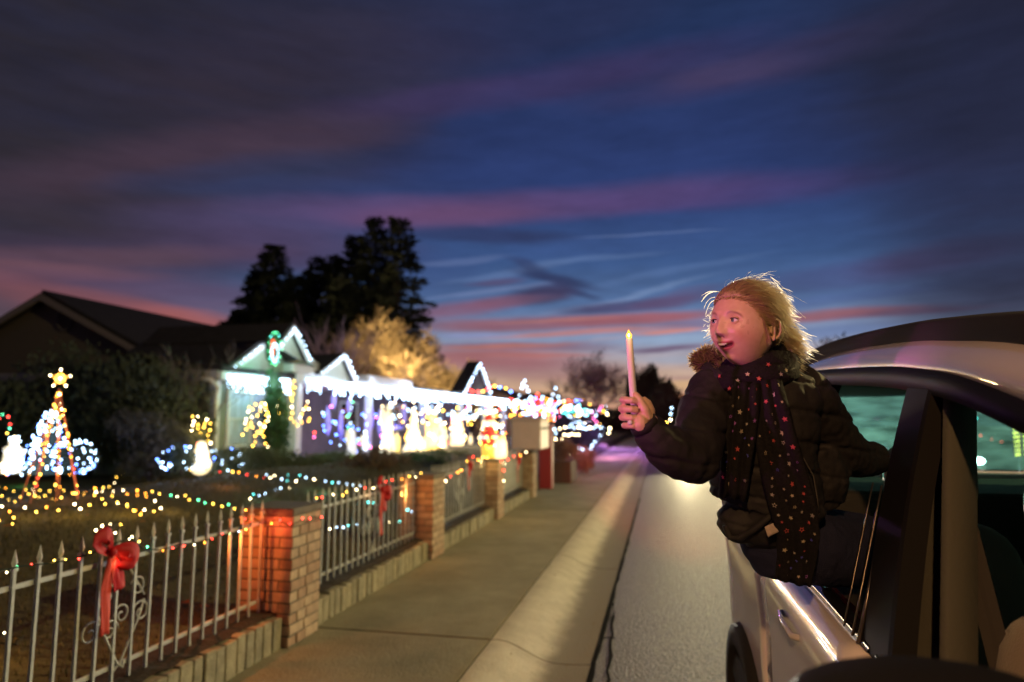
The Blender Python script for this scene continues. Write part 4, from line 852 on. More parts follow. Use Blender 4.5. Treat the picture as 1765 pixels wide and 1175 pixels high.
# string shapes on and by the house
def shape(lbl, pxs, x, step, cols, r, jit=.03, group='yellow light shapes by the decorated house', cat=None): return light_string(lbl, [PX(a, b, x) for a, b in pxs], step, cols, r, jit, group, wire=.006, gap=5.2)
shape('yellow oval of bulbs with drooping tails under the lit window', [(420, 748), (424, 725), (432, 700), (445, 692), (458, 700), (460, 725), (453, 742), (440, 748), (430, 735), (437, 705)], -8.6, .09, ['y', 'w', 'y'], .030)
shape('second yellow loop crossing the oval of bulbs', [(438, 768), (441, 752), (452, 740), (462, 715), (456, 698), (446, 712), (450, 738), (456, 760), (462, 772)], -8.5, .09, ['y', 'y', 'w'], .030)
shape('tall yellow garland of bulbs shaped like a doorway beside the white post', [(486, 755), (484, 735), (480, 718), (477, 700), (480, 682), (492, 672), (503, 668), (503, 690), (502, 708), (505, 728), (518, 733), (520, 715), (527, 700), (531, 690), (533, 712), (531, 730)], -8.8, .10, ['y', 'y', 'w'], .033)
shape('yellow bulbs crowning the white porch post', [(500, 670), (506, 655), (508, 662), (503, 680)], -8.9, .08, ['y'], .033)
c1 = PX(346, 745, -9.3); foliage('lit_shrub', 'upright shrub strung with yellow bulbs beside the house corner', 'shrub', c1, (.35, .3, .42), 1600, .06, LG, None, seed=81, stems=False)
shape('yellow bulbs zigzagging over the upright shrub by the house corner', [(330, 740), (333, 718), (341, 716), (340, 742), (350, 748), (352, 722), (363, 730), (358, 752), (362, 765), (352, 758)], -9.0, .075, ['y', 'y', 'w'], .024, .02)
lamp('yellow_glow', PX(346, 745, -8.8), (1, .8, .15), 5, .1); lamp('yellow_glow', PX(445, 735, -8.2), (1, .8, .15), 8, .1); lamp('yellow_glow', PX(500, 710, -8.6), (1, .75, .2), 9, .1)
shape('white and green bulbs on a dark spindly tree by the porch', [(605, 688), (606, 700), (601, 715), (606, 730), (598, 745), (607, 760), (600, 775)], -7.6, .10, ['c', 'c', 'g'], .032, .04, None)
shape('pink bulbs on a thin pole left of the pale angel', [(660, 700), (657, 720), (660, 740), (658, 770)], -7.4, .16, ['p', 'w', 'p'], .03, .02, None)
shape('red bulbs in a column at the porch back', [(541, 745), (540, 762)], -10, .18, ['r', 'p'], .035, .02, None)
shape('white star cluster of bulbs hung over the robed figures', [(735, 700), (742, 690), (745, 705), (738, 712), (752, 708), (757, 700), (750, 715)], -7.2, .10, ['c', 'w'], .035, .04, None)
shape('white star cluster over the snowman near the pillar', [(800, 693), (806, 697), (803, 704), (811, 700), (806, 690)], -7.0, .10, ['c', 'p'], .04, .04, None)
lawnp = lambda L_, dz=.03: [onlawn(a, b, dz) for a, b in L_]
G_ = 'light strings laid over the lawn'
def ls(lbl, L_, step, cols, r, jit=.03): light_string(lbl, lawnp(L_), step, cols, r, jit, G_, wire=.004)
ls('yellow string across the near lawn left, lower row', [(-20, 868), (10, 878), (60, 880), (110, 873), (165, 876), (200, 868), (235, 880), (250, 888)], .075, ['y', 'w', 'y', 'o'], .008)
ls('yellow string across the near lawn left, middle row', [(-20, 850), (20, 862), (50, 850), (85, 858), (130, 852), (160, 850), (195, 862), (215, 872), (250, 884), (262, 880), (238, 896), (232, 898)], .07, ['y', 'w', 'y'], .008)
ls('yellow string across the lawn below the star-topped cone', [(0, 838), (20, 846), (60, 842), (110, 848), (160, 846), (210, 846), (250, 852), (280, 876), (282, 882)], .08, ['y', 'w', 'o'], .008)
ls('yellow string rising up the lawn crest past the cone', [(165, 846), (180, 842), (192, 832), (200, 824), (205, 820), (225, 815), (255, 815)], .08, ['y', 'w', 'o'], .009)
ls('amber string curving from the lawn to the nearest pillar', [(240, 846), (280, 850), (312, 853), (335, 860), (360, 865), (385, 868), (402, 877)], .10, ['w', 'y', 'o', 'y', 'g'], .010)
ls('yellow bulbs trailing off the near lawn behind the first pickets', [(-10, 905), (10, 898), (28, 900), (15, 885)], .06, ['y', 'w'], .008)
ls('sparse yellow bulbs around the big bow', [(165, 918), (188, 898), (205, 900), (190, 915), (212, 935), (235, 925)], .07, ['y', 'w'], .007)
ls('amber cluster of bulbs low behind the first pickets', [(-5, 1090), (12, 1100), (40, 1098), (28, 1112), (0, 1108)], .06, ['o', 'y', 'w'], .008)
ls('red and yellow string under the glowing snowman', [(310, 815), (340, 812), (370, 814), (400, 815), (430, 818), (455, 820), (478, 824)], .12, ['r', 'y', 'r', 'o', 'g', 'w'], .015)
ls('pale green string along the top of the lawn to the second railing', [(460, 817), (500, 818), (520, 820), (550, 826), (575, 830), (600, 833), (625, 837)], .11, ['c', 't', 'w', 'c'], .015)
ls('pale green string turning back to the nearest pillar', [(485, 825), (505, 830), (515, 835), (500, 838), (480, 842), (460, 848), (440, 855), (425, 858)], .10, ['c', 't', 'c', 'w'], .012)
ls('green rope light along the far edge of the lawn at the left', [(-20, 822), (30, 820), (80, 817), (140, 815), (200, 815)], .12, ['g', 'o', 'y'], .010)
for (px, py, c_, p_) in [(40, 860, (1, .6, .12), 1.6), (130, 860, (1, .6, .12), 1.6), (215, 860, (1, .6, .12), 1.5), (300, 856, (1, .6, .15), 1.2), (20, 1098, (1, .5, .12), .7), (390, 818, (1, .35, .1), 2.0), (560, 830, (.3, 1, .7), 1.6), (470, 845, (.4, 1, .75), 1.0), (40, 822, (.2, .9, .25), 1.6)]:
    lamp('lawn_glow', onlawn(px, py, .16), c_, p_, .03)
shape('red white and green candy arch of bulbs at the far left', [(-12, 745), (-5, 722), (6, 714), (17, 722), (17, 740), (12, 752)], -9.6, .075, ['r', 'w', 'y', 'g', 'r', 'o'], .018, .015, None)
# lit red figure and jars above the third pillar
pc = Vector((FENX-PW/2, PY0[3]+PW/2, .12+PTOP-.12))
e = empty('lit_red_figure', pc, 'red coated lit figure with a white band standing over the third brick pillar', 'lit figure')
m = MB(); lathe(m, pc, [(0, .0), (.10, 0), (.12, .10), (.12, .20), (0, .20)]); m.build('stand', emit('glow_yellow_dim', (1, .7, .1), .7), e, smooth=True)
m = MB(); lathe(m, pc, [(0, .20), (.11, .20), (.14, .31), (.12, .42), (.06, .49), (0, .49)]); m.build('coat', REDP, e, smooth=True)
m = MB(); lathe(m, pc, [(.12, .29), (.15, .30), (.15, .34), (.12, .35)]); m.build('band', emit('glow_dim_white', (.85, .85, .95), .8), e, smooth=True)
m = MB(); m.ball(pc+Vector((0, 0, .55)), .07, 10, 8); m.build('head', GLOWC, e, smooth=True)
m = MB(); lathe(m, pc, [(.075, .58), (.05, .66), (0, .74)]); m.build('cap', REDP, e, smooth=True)
for s in (-1, 1):
    m = MB(); m.tube([pc+Vector((0, s*.09, .45)), pc+Vector((.06, s*.18, .37)), pc+Vector((.1, s*.17, .28))], [.05, .045, .03], 7); m.build('arm', REDP, e, smooth=True)
bulbs([pc+Vector((random.uniform(-.02, .24), random.uniform(-.27, .27), random.uniform(.1, .95))) for _ in range(60)], ['r', 'w', 'y', 'y', 'c', 'o'], .022, e)
for i, dy in enumerate((-.11, .11)):
    j = empty('glass_jar', pc+Vector((.19, dy, 0)), ['glowing yellow jar under the red figure, nearer one', 'glowing yellow jar under the red figure, farther one'][i], 'jar', 'glowing jars on the third pillar')
    m = MB(); lathe(m, Vector(j.location)+Vector((0, 0, -.0)), [(0, 0), (.06, 0), (.075, .06), (.07, .24), (.04, .29), (0, .29)]); m.build('glass', GLOWW, j, smooth=True); m = MB(); lathe(m, Vector(j.location), [(.045, .29), (.05, .31), (0, .33)]); m.build('lid', GLOWY, j, smooth=True)
light_string('cluster of yellow bulbs spilling down the third pillar', [pc+Vector((.235, .08*math.sin(i*1.7), -.02-.035*i)) for i in range(12)], .05, ['y', 'w', 'y', 'r'], .02, .03, wire=.004)
lamp('pillar_glow', pc+Vector((.5, -.2, .1)), (1, .65, .2), 4, .1); lamp('pillar_glow', pc+Vector((.4, -.3, .6)), (1, .3, .12), 3, .1)
# boxes past the fence end
def boxy(name, lbl, cat, lo, hi, m_, extra=None):
    e_ = empty(name, ((lo[0]+hi[0])/2, (lo[1]+hi[1])/2, lo[2]), lbl, cat); m = MB(); m.box(lo, hi); m.build('body', m_, e_, bevel=.02)
    if extra: extra(e_)
    return e_
def lidf(lo, hi, m_): 
    def f(e_): m = MB(); m.box((lo[0]-.02, lo[1]-.02, hi[2]+.002), (hi[0]+.02, hi[1]+.02, hi[2]+.05)); m.build('lid', m_, e_, bevel=.01); m = MB(); m.box((hi[0]+.002, lo[1]+.06, hi[2]-.18), (hi[0]+.012, hi[1]-.06, hi[2]-.14)); m.build('slot', mat('slot_dark', (.02, .02, .02), .8), e_)
    return f
lo, hi = (-2.70, 12.4, 1.02), (-2.05, 12.9, 1.42); PBOX = mat('pinkish_metal', (.68, .56, .56), .6, var=.06)
e = boxy('parcel_box', 'large pale pinkish box on top of the last fence post', 'parcel box', (-2.82, 12.9, 1.04), (-2.25, 13.9, 1.60), PBOX, lidf((-2.82, 12.9, 1.04), (-2.25, 13.9, 1.60), PBOX))
boxy('postbox', 'tall bright red box standing past the end of the fence', 'post box', (-2.62, 14.8, .12), (-2.34, 15.05, 1.46), mat('red_paint', (.34, .03, .04), .6), lidf((-2.62, 14.8, .12), (-2.34, 15.05, 1.46), mat('red_paint', (.34, .03, .04), .6)))
boxy('wooden_planter', 'dark red brown planter box beyond the red box', 'planter', (-2.7, 16.2, .12), (-2.1, 17.2, .62), mat('planter_brown', (.09, .05, .045), .8))
foliage('shrub', 'pinkish brown shrub spilling from the planter box', 'shrub', Vector((-2.4, 16.7, .85)), (.42, .6, .34), 1200, .07, leafmat('leaf_pinkish', (.22, .13, .12)), seed=91, stems=False)
foliage('shrub', 'small rounded pale shrub at the pavement edge beyond the planter', 'shrub', Vector((-2.2, 19.0, .5)), (.45, .8, .42), 1200, .07, leafmat('leaf_pinkish', (.22, .13, .12)), seed=92, stems=False)
# dark wrapped hedge by the driveway
hc = PX(998, 752, -3.6); foliage('lit_hedge', 'big dark rounded hedge outlined with strings of white bulbs', 'hedge', Vector((-3.9, hc.y, .95)), (1.35, 2.6, .85), 5000, .10, leafmat('leaf_bluish', (.03, .04, .06)), None, seed=93, stems=False)
def hs(lbl, L_, cols, r=.05, st=.17): light_string(lbl, [PX(a, b, -2.75) for a, b in L_], st, cols, r, .04, 'white strings round the dark hedge', wire=.008, gap=6)
hs('white bulbs along the crown of the dark hedge', [(955, 738), (975, 737), (990, 736), (1010, 740), (1025, 735), (1038, 736)], ['c', 'w', 'c'])
hs('dense cluster of white bulbs on top of the dark hedge', [(985, 733), (992, 726), (1000, 725), (1008, 729), (998, 733), (990, 728)], ['c'], .055, .12)
hs('white bulbs falling down the right side of the hedge', [(1038, 738), (1036, 750), (1028, 760), (1020, 768), (1014, 778)], ['c'])
hs('white bulbs along the foot of the dark hedge', [(990, 770), (1000, 772), (1008, 774), (1013, 778)], ['c'])
hs('warm bulbs round the left side of the hedge', [(957, 738), (954, 750), (956, 766), (970, 760), (972, 750), (985, 748), (998, 748)], ['w', 'w', 'c'])
hs('warm bulbs low at the left foot of the hedge', [(975, 778), (982, 772), (988, 780), (980, 784)], ['w', 'y'], .055, .1)
lamp('hedge_glow', (-2.0, hc.y-1.2, .9), (.55, .35, 1), 26, .2); lamp('hedge_glow', (-1.6, hc.y+4, 1.2), (.5, .2, 1), 120, .2); lamp('hedge_glow', (-2.0, hc.y-3.5, 1.1), (1, .25, .45), 40, .2)

# across the street, seen through the car's glass
def rs(lbl, L_, y, step, cols, r, jit=.03): light_string(lbl, [PY(a, b, y) for a, b in L_], step, cols, r, jit, 'light strings across the street', wire=.01)
rs('row of warm bulbs seen high through the rear window', [(1628, 688), (1700, 687)], 17, .22, ['w', 'y'], .06, .03)
rs('blue and orange bulbs scattered on a bush seen through the rear window', [(1630, 700), (1650, 712), (1632, 714), (1645, 720), (1660, 705), (1665, 720), (1655, 730), (1672, 728), (1690, 712), (1695, 722), (1683, 710)], 16, .16, ['b', 'b', 'o', 'b', 't', 'b'], .05, .06)
rs('red bulbs low across the street', [(1690, 752), (1706, 756), (1738, 762)], 16, .2, ['r'], .05, .04)
tp = PY(1760, 720, 15); e = empty('wrapped_post', (tp.x, 15, 0), 'post tightly wrapped in yellow bulbs across the street', 'post')
m = MB(); m.tube([(tp.x, 15, 0), (tp.x, 15, 2.6)], .10, 8); m.build('pole', BARK, e)
bulbs([Vector((tp.x+.12*math.cos(i*.9), 15+.12*math.sin(i*.9), .9+i*.012)) for i in range(130)], ['y'], .03, e)
rs('yellow and white bulbs outlining the house across the street', [(1600, 672), (1765, 655), (1800, 690)], 29, .5, ['w', 'c'], .07, .05)

# ------------------------------------------------------------------ street lamp, and unseen orange and pink spots added to light the girl
def pole_lamp(x, y, ax, ay, hgt, lbl, col, p_, **kw):
    e = empty('pole_lamp', (x, y, 0), lbl, 'street lamp')
    m = MB(); m.tube([(x, y, 0), (x, y, hgt-.6), (x+(ax-x)*.4, y+(ay-y)*.4, hgt-.1), (ax, ay, hgt)], [.09, .06, .05, .045], 8); m.build('pole', mat('lamp_pole', (.25, .25, .25), .5, metal=.6), e, smooth=True)
    m = MB(); m.ball((ax, ay, hgt-.04), (.3, .16, .10), 12, 8); m.build('lamp_head', emit('sodium_head', (1, .5, .15), 8), e, smooth=True)
    lamp('pole_light', (ax, ay, hgt-.22), col, p_, .12, **kw)
pole_lamp(9.6, 8.0, 8.3, 7.9, 6.5, 'street lamp on the far pavement to the right of the car', (1, .76, .30), 3300)
pole_lamp(-2.3, -8.0, -1.2, -7.6, 6.0, 'unseen pole spot added behind the viewpoint to light the girl and car', (1, .52, .19), 2100, kind='SPOT', aim=(1.3, 1.5, 1.3), spot=31, blend=.6)  # narrow orange spot added behind the camera, aimed at girl and door
e = empty('added_pink_spot', (-3.6, -1.5, .3), 'unseen pink spot on a stake inside the fence, added to tint the face of the girl', 'floodlight')
m = MB(); m.tube([(-3.6, -1.5, .25), (-3.6, -1.5, 1.25)], .02, 6); m.build('stake', mat('lamp_pole', (.25, .25, .25), .5, metal=.6), e)
fa = Vector((*PY(1283, 556, 1.70),)); fo = Vector((-3.6, -1.5, 1.32)); fd = (fa-fo).normalized()
m = MB(); m.tube([fo-fd*.10, fo-fd*.02], [.05, .10], 12); m.build('lamp_head', mat('lamp_pole', (.25, .25, .25), .5, metal=.6), e, smooth=True)
m = MB(); m.tube([fo-fd*.018, fo-fd*.012], [.09, .09], 12); m.build('lens', emit('pink_lens', (1, .15, .6), 20), e)
lamp('added_pink_beam', fo, (1, .14, .62), 470, .10, kind='SPOT', aim=fa+Vector((-.04, 0, -.09)), spot=7, blend=.7)  # narrow pink beam added to colour the girl's face

# ------------------------------------------------------------------ cars behind with their headlamps on
TYRE = mat('tyre_rubber', (.015, .015, .015), .9); RIM = mat('rim_alloy', (.5, .5, .5), .35, metal=.9)
def simple_car(x, y, label, paint, power, lampcol=(1, .86, .55), w=.9):
    e_ = empty('car', (x, y, 0), label, 'car'); B = Vector((x, y, 0))
    sect = [(0.0, .35, .62, .82), (.12, .30, .78, .86), (.9, .28, .98, .90), (1.25, .28, 1.05, .90), (3.9, .28, 1.08, .90), (4.35, .32, .95, .86), (4.5, .4, .7, .8)]
    rows = []
    for yy, z0, z1, hw in sect:
        rows.append([B+Vector(p) for p in ((-hw*.96, yy, z0), (-hw, yy, (z0+z1)/2), (-hw*.97, yy, z1-.06), (-hw*.86, yy, z1), (0, yy, z1+.03), (hw*.86, yy, z1), (hw*.97, yy, z1-.06), (hw, yy, (z0+z1)/2), (hw*.96, yy, z0))])
    m = MB(); m.grid(rows); n = len(rows[0]); m.add(rows[0], [tuple(range(n))]); m.add(rows[-1], [tuple(range(n))]); m.build('body', paint, e_, smooth=False, bevel=.03)
    rows = [[B+Vector(p) for p in ((-hw*wb, yy, z), (-hw*wt, yy2, z2), (hw*wt, yy2, z2), (hw*wb, yy, z))] for hw, wb, wt, yy, z, yy2, z2 in ((.9, .9, .78, 1.2, 1.04, 1.75, 1.62), (.9, .92, .80, 4.2, 1.02, 3.8, 1.58))]
    f, r_ = rows; m = MB(); m.add([f[0], f[1], f[2], f[3]], [(0, 1, 2, 3)]); m.build('windscreen', GLASSD, e_); m = MB(); m.add([r_[0], r_[1], r_[2], r_[3]], [(0, 1, 2, 3)]); m.build('rear_window', GLASSD, e_)
    for k in (0, 3):
        m = MB(); t_ = 1 if k == 0 else 2; m.add([f[k], f[t_], r_[t_], r_[k]], [(0, 1, 2, 3)]); m.build('side_window', GLASSD, e_)
    m = MB(); m.add([f[1]+Vector((0, 0, .01)), f[2]+Vector((0, 0, .01)), r_[2]+Vector((0, 0, .01)), r_[1]+Vector((0, 0, .01))], [(0, 1, 2, 3)]); solidify(m.build('roof', paint, e_), .05, 0)
    for sx in (-1, 1):
        for yy in (.95, 3.55):
            c = B+Vector((sx*(w-.08), yy, .33)); m = MB(); m.tube([c-Vector((.11, 0, 0)), c+Vector((.11, 0, 0))], .33, 20); t_ = m.build('wheel', TYRE, e_, bevel=.02)
            m = MB(); m.tube([c-Vector((.118, 0, 0)), c+Vector((.118, 0, 0))], .2, 12); m.build('rim', RIM, t_)
        c = B+Vector((sx*.66, -.02, .68)); m = MB(); m.ball(c, (.13, .05, .07), 12, 8); m.build('headlamp', emit('headlamp_lens', (1, .93, .8), 60), e_, smooth=True)
        lamp('headlamp_beam', c+Vector((0, -.10, 0)), lampcol, power, .05, kind='SPOT', aim=c+Vector((-1.0 if x < 4 else -2.5, -9, .75)), spot=46, blend=1.0)
        if x < 4: lamp('headlamp_main_beam', c+Vector((0, -.11, .02)), (1, .92, .74), 30000, .05, kind='SPOT', aim=c+Vector((-.42, -9, .60)), spot=10.5, blend=.9)
    m = MB(); m.box(B+Vector((-.5, -.03, .42)), B+Vector((.5, .01, .56))); m.build('grille', mat('grille_dark', (.02, .02, .02), .5), e_)
    m = MB(); m.box(B+Vector((-.26, -.05, .30)), B+Vector((.26, -.035, .40))); m.build('number_plate', mat('plate_pale', (.5, .5, .5), .5), e_)
    return e_
simple_car(1.48, 24.0, 'dark car following behind with bright headlamps, mostly hidden by the girl', mat('dark_car_paint', (.03, .03, .035), .3, coat=.6), 1700, (1, .84, .47))
simple_car(6.3, 17.5, 'car coming up the far lane, headlamp shining through the rear window', mat('grey_car_paint', (.10, .10, .11), .3, coat=.6), 1500, (.85, .95, 1))
# ------------------------------------------------------------------ the white car the girl leans out of (its nose points towards and past the viewpoint)
XC = 1.33
PAINT = mat('car_white_paint', (.84, .77, .79), .26, coat=1.0, spec=.5, var=.03, vscale=2); BLK = mat('car_black_trim', (.011, .010, .011), .6, spec=.15); PLAST = mat('car_black_plastic', (.02, .02, .02), .8, bump=.3, bscale=200, spec=.15)
CHROME = mat('chrome', (.7, .7, .72), .12, metal=1); BEIGE = mat('trim_beige', (.07, .068, .058), .8, bump=.2, bscale=120); SEATM = mat('seat_cloth', (.24, .19, .15), .9, bump=.3, bscale=220, sheen=.4); DARKIN = mat('interior_dark', (.022, .020, .020), .9)
e = empty('white_suv', (XC, 1.2, 0), 'white family car with black roof rail and open rear side window, girl leaning out', 'car'); CAR = e
# window glass that carries road dust and scatters what shines on it
GL = bpy.data.materials.new('tinted_glass'); GL.use_nodes = True; t_ = GL.node_tree; p_ = t_.nodes['Principled BSDF']; out_ = t_.nodes['Material Output']
p_.inputs['Base Color'].default_value = (.02, .05, .05, 1); p_.inputs['Roughness'].default_value = .06
tr_ = t_.nodes.new('ShaderNodeBsdfTransparent'); tr_.inputs[0].default_value = (.42, .66, .64, 1); tl_ = t_.nodes.new('ShaderNodeBsdfTranslucent'); tl_.inputs[0].default_value = (.40, .72, .70, 1)
nz = t_.nodes.new('ShaderNodeTexNoise'); nz.inputs['Scale'].default_value = 7; nz.inputs['Detail'].default_value = 8; tcc = t_.nodes.new('ShaderNodeTexCoord'); mpp = t_.nodes.new('ShaderNodeMapping'); mpp.inputs['Scale'].default_value = (1, 1, 3.5); mpp.inputs['Rotation'].default_value = (0, .6, 0)
t_.links.new(tcc.outputs['Object'], mpp.inputs[0]); t_.links.new(mpp.outputs[0], nz.inputs['Vector']); mr_ = t_.nodes.new('ShaderNodeMapRange'); mr_.inputs[1].default_value = .3; mr_.inputs[2].default_value = .75; mr_.inputs[3].default_value = .03; mr_.inputs[4].default_value = .15; t_.links.new(nz.outputs['Fac'], mr_.inputs[0])
m1 = t_.nodes.new('ShaderNodeMixShader'); t_.links.new(mr_.outputs[0], m1.inputs[0]); t_.links.new(tr_.outputs[0], m1.inputs[1]); t_.links.new(tl_.outputs[0], m1.inputs[2])
m2 = t_.nodes.new('ShaderNodeMixShader'); m2.inputs[0].default_value = .08; t_.links.new(m1.outputs[0], m2.inputs[1]); t_.links.new(p_.outputs[0], m2.inputs[2]); t_.links.new(m2.outputs[0], out_.inputs[0])
def interp(T, v):
    for a, b in zip(T, T[1:]):
        if v <= b[0]: k = (v-a[0])/(b[0]-a[0]); return a[1]+(b[1]-a[1])*max(0, k)
    return T[-1][1]
# distance of the flank from the centre line and heights, by length along the car
BODYX = [(-1.75, .70), (-1.5, .84), (-1.0, .92), (0, .955), (1, .965), (2, .97), (2.7, .985), (3.1, 1.01), (3.5, 1.025), (3.75, 1.0), (3.95, .86)]
BELTZ = [(-1.75, .78), (-1.4, .93), (-.6, 1.06), (.3, 1.115), (1, 1.13), (1.6, 1.14), (2.4, 1.15), (3.9, 1.18)]
PROF = [(0, -.035), (-.012, .012), (-.10, .030), (-.26, .018), (-.40, .018), (-.52, .014), (-.575, .008)]     # (dz below belt, outward)
CREASE = .0
def flank(y, s):
    bx, bz = interp(BODYX, y), interp(BELTZ, y); k = bz/1.14
    return [(XC+s*(bx-.02+ou), y, bz+dz*k) for dz, ou in PROF]
def skin(name, y0_, y1_, s, m_, n=10, z_fn=None):
    g = MB(); ys_ = [y0_+(y1_-y0_)*i/n for i in range(n+1)]
    prof_ = [flank(y, s) for y in ys_]; g.grid(prof_); o = g.build(name, m_, e, smooth=True); solidify(o, .02, 0); return o
def cladding(name, y0_, y1_, s, arch=None):
    g = MB(); n = 24; rows = []
    for i in range(n+1):
        y = y0_+(y1_-y0_)*i/n; bx = interp(BODYX, y)-.02; zt = interp(BELTZ, y)-.575*interp(BELTZ, y)/1.14
        rows.append([(XC+s*(bx+.008), y, zt), (XC+s*(bx+.028), y, zt-.01), (XC+s*(bx+.032), y, zt-.10), (XC+s*(bx+.01), y, zt-.2), (XC+s*(bx-.04), y, zt-.3)])
    g.grid(rows); o = g.build(name, PLAST, e, smooth=True); solidify(o, .015, 0)
for s in (-1, 1):
    skin('front_wing', -1.55, .28, s, PAINT); skin('front_door', .30, 1.545, s, PAINT); skin('rear_door', 1.56, 2.62, s, PAINT); skin('rear_quarter', 2.635, 3.85, s, PAINT)
    cladding('rocker_cladding', .1, 2.62, s); cladding('rear_cladding', 2.63, 3.84, s)
    # belt trim: chrome strip over a black seal
    for nm, a, b in (('belt_trim', .32, 1.53), ('belt_trim', 1.57, 2.60)):
        rows = []
        for i in range(13):
            y = a+(b-a)*i/12; bx, bz = interp(BODYX, y)-.02, interp(BELTZ, y)
            rows.append([(XC+s*(bx-.030), y, bz-.004), (XC+s*(bx-.014), y, bz+.012), (XC+s*(bx-.022), y, bz+.022), (XC+s*(bx-.05), y, bz+.026), (XC+s*(bx-.065), y, bz+.01)])
        g = MB(); g.grid(rows); g.build(nm, mat('trim_gloss_dark', (.10, .10, .12), .10, metal=.9), e, smooth=True)
        g = MB(); g.grid([[(p[0]+s*(-.066), p[1], p[2]+.0) for p in (r[0],)]+[(r[0][0]-s*.15, r[0][1], r[0][2]-.002), (r[0][0]-s*.17, r[0][1], r[0][2]-.4)] for r in rows]); g.build('door_card', DARKIN, e)
    # door handles
    for y in (1.15, 2.12):
        h_ = MB(); bx = interp(BODYX, y)-.02+.022; h_.tube([(XC+s*(bx-.01), y-.14, 1.045), (XC+s*(bx+.030), y-.11, 1.045), (XC+s*(bx+.035), y+.02, 1.05), (XC+s*(bx+.028), y+.10, 1.05), (XC+s*(bx-.01), y+.13, 1.05)], [(.007, .009)]*5, 8); h_.build('door_handle', mat('handle_paint', (.6, .56, .55), .15, coat=1), e, smooth=True)
    # roof side: from window head to roof edge
    RS = [(.35, .905, 1.12, .02), (.62, .82, 1.42, .05), (.9, .775, 1.565, .09), (1.2, .755, 1.632, .08), (1.5, .745, 1.697, .072), (1.75, .74, 1.729, .075), (2.0, .738, 1.752, .08), (2.5, .735, 1.782, .083), (3.0, .73, 1.805, .075), (3.4, .725, 1.80, .06), (3.72, .72, 1.72, .05)]
    rows = []
    for y, bx, z, hgt in RS:
        rows.append([(XC+s*(bx-.045), y, z-.03), (XC+s*(bx+.004), y, z-.012), (XC+s*(bx+.002), y, z), (XC+s*(bx-.025), y, z+hgt*.5), (XC+s*(bx-.075), y, z+hgt*.92), (XC+s*(bx-.11), y, z+hgt)])
    # refine the side into a smooth curve
    def smoothrows(rows, k=4):
        out = []
        for i in range(len(rows)-1):
            for j in range(k):
                t = j/k; a = rows[max(0, i-1)]; b = rows[i]; c = rows[i+1]; d = rows[min(len(rows)-1, i+2)]
                out.append([tuple(.5*((2*q1[m]) + (-q0[m]+q2[m])*t + (2*q0[m]-5*q1[m]+4*q2[m]-q3[m])*t*t + (-q0[m]+3*q1[m]-3*q2[m]+q3[m])*t**3) for m in range(3)) for q0, q1, q2, q3 in zip(a, b, c, d)])
        return out+[rows[-1]]
    rr = smoothrows(rows)
    g = MB(); g.grid([r[2:] for r in rr]); solidify(g.build('roof_side', PAINT, e, smooth=True), .012, 0)
    g = MB(); g.grid([[(q[0]-s*.0, q[1], q[2]) for q in ((r[0][0], r[0][1], r[0][2]-.012), (r[1][0]+s*.006, r[1][1], r[1][2]-.03), (r[1][0]+s*.010, r[1][1], r[1][2]-.004), (r[2][0]+s*.004, r[2][1], r[2][2]+.006))] for r in rr]); solidify(g.build('window_head_trim', BLK, e, smooth=True), .012, 0)
    # roof rail
    RL = smoothrows([[(XC+s*(.655), y, z-.002), ] for y, z in ((.95, 1.705), (1.2, 1.745), (1.5, 1.785), (1.75, 1.812), (2.0, 1.835), (2.5, 1.867), (3.0, 1.886), (3.4, 1.882), (3.65, 1.84), (3.75, 1.79))], 3)
    g = MB(); g.tube([r[0] for r in RL], [(.020, .046)]*len(RL), 8); g.build('roof_rail', mat('rail_black', (.03, .026, .03), .85, spec=.1), e, smooth=True)
    # pillars
    for nm, y0b, y1b, y0t, y1t, off in (('b_pillar', 1.45, 1.64, 1.66, 1.82, 0), ('c_pillar', 2.60, 2.74, 2.62, 2.74, 0), ('d_pillar', 3.45, 3.85, 3.30, 3.72, 0)):
        g = MB(); n = 8; rws = []
        for i in range(n+1):
            t = i/n; z0 = interp(BELTZ, y0b)+.01; y0_ = y0b+(y0t-y0b)*t; y1_ = y1b+(y1t-y1b)*t
            zt = 1.725 if nm == 'b_pillar' else 1.76; z = z0+(zt-z0)*t; bx = .93+(.742-.93)*t+.012*math.sin(t*math.pi)
            rws.append([(XC+s*(bx-.05), y0_+.01, z), (XC+s*(bx-.004), y0_, z), (XC+s*bx, y0_+.012, z), (XC+s*bx, y1_-.012, z), (XC+s*(bx-.004), y1_, z), (XC+s*(bx-.05), y1_-.01, z)])
        g.grid(rws, closed=True); g.build(nm, BLK if nm != 'd_pillar' else PAINT, e, smooth=False)
    # thin bright edge of the rear window channel and the lowered pane's edge
    for dy, w_, mt_ in ((.03, .0025, mat('edge_metal', (.14, .12, .11), .3, metal=.8)), (.10, .002, mat('edge_metal', (.14, .12, .11), .3, metal=.8)), (-.02, .0045, mat('edge_metal', (.14, .12, .11), .3, metal=.8))):
        g = MB(); g.tube([(XC+s*(.935-.19*t), 1.645+dy+.17*t, 1.15+.575*t) for t in (0, .15, .3, .45, .55)], w_, 5); g.build('window_channel', mt_, e, smooth=True)
    # inner B pillar trim with belt
    g = MB(); rws = []
    for i in range(9):
        t = i/8; z = .5+1.2*t; bx = .86-(.0 if z < 1.1 else (z-1.1)*.20); yb = 1.50 if z < 1.1 else 1.50+(z-1.1)*.34
        rws.append([(XC+s*(bx-.005), yb-.07, z), (XC+s*(bx-.02), yb-.075, z), (XC+s*(bx-.075), yb-.045, z), (XC+s*(bx-.085), yb+.045, z), (XC+s*(bx-.01), yb+.07, z)])
    g.grid(rws); solidify(g.build('pillar_trim', BEIGE, e, smooth=True), .008, 0)
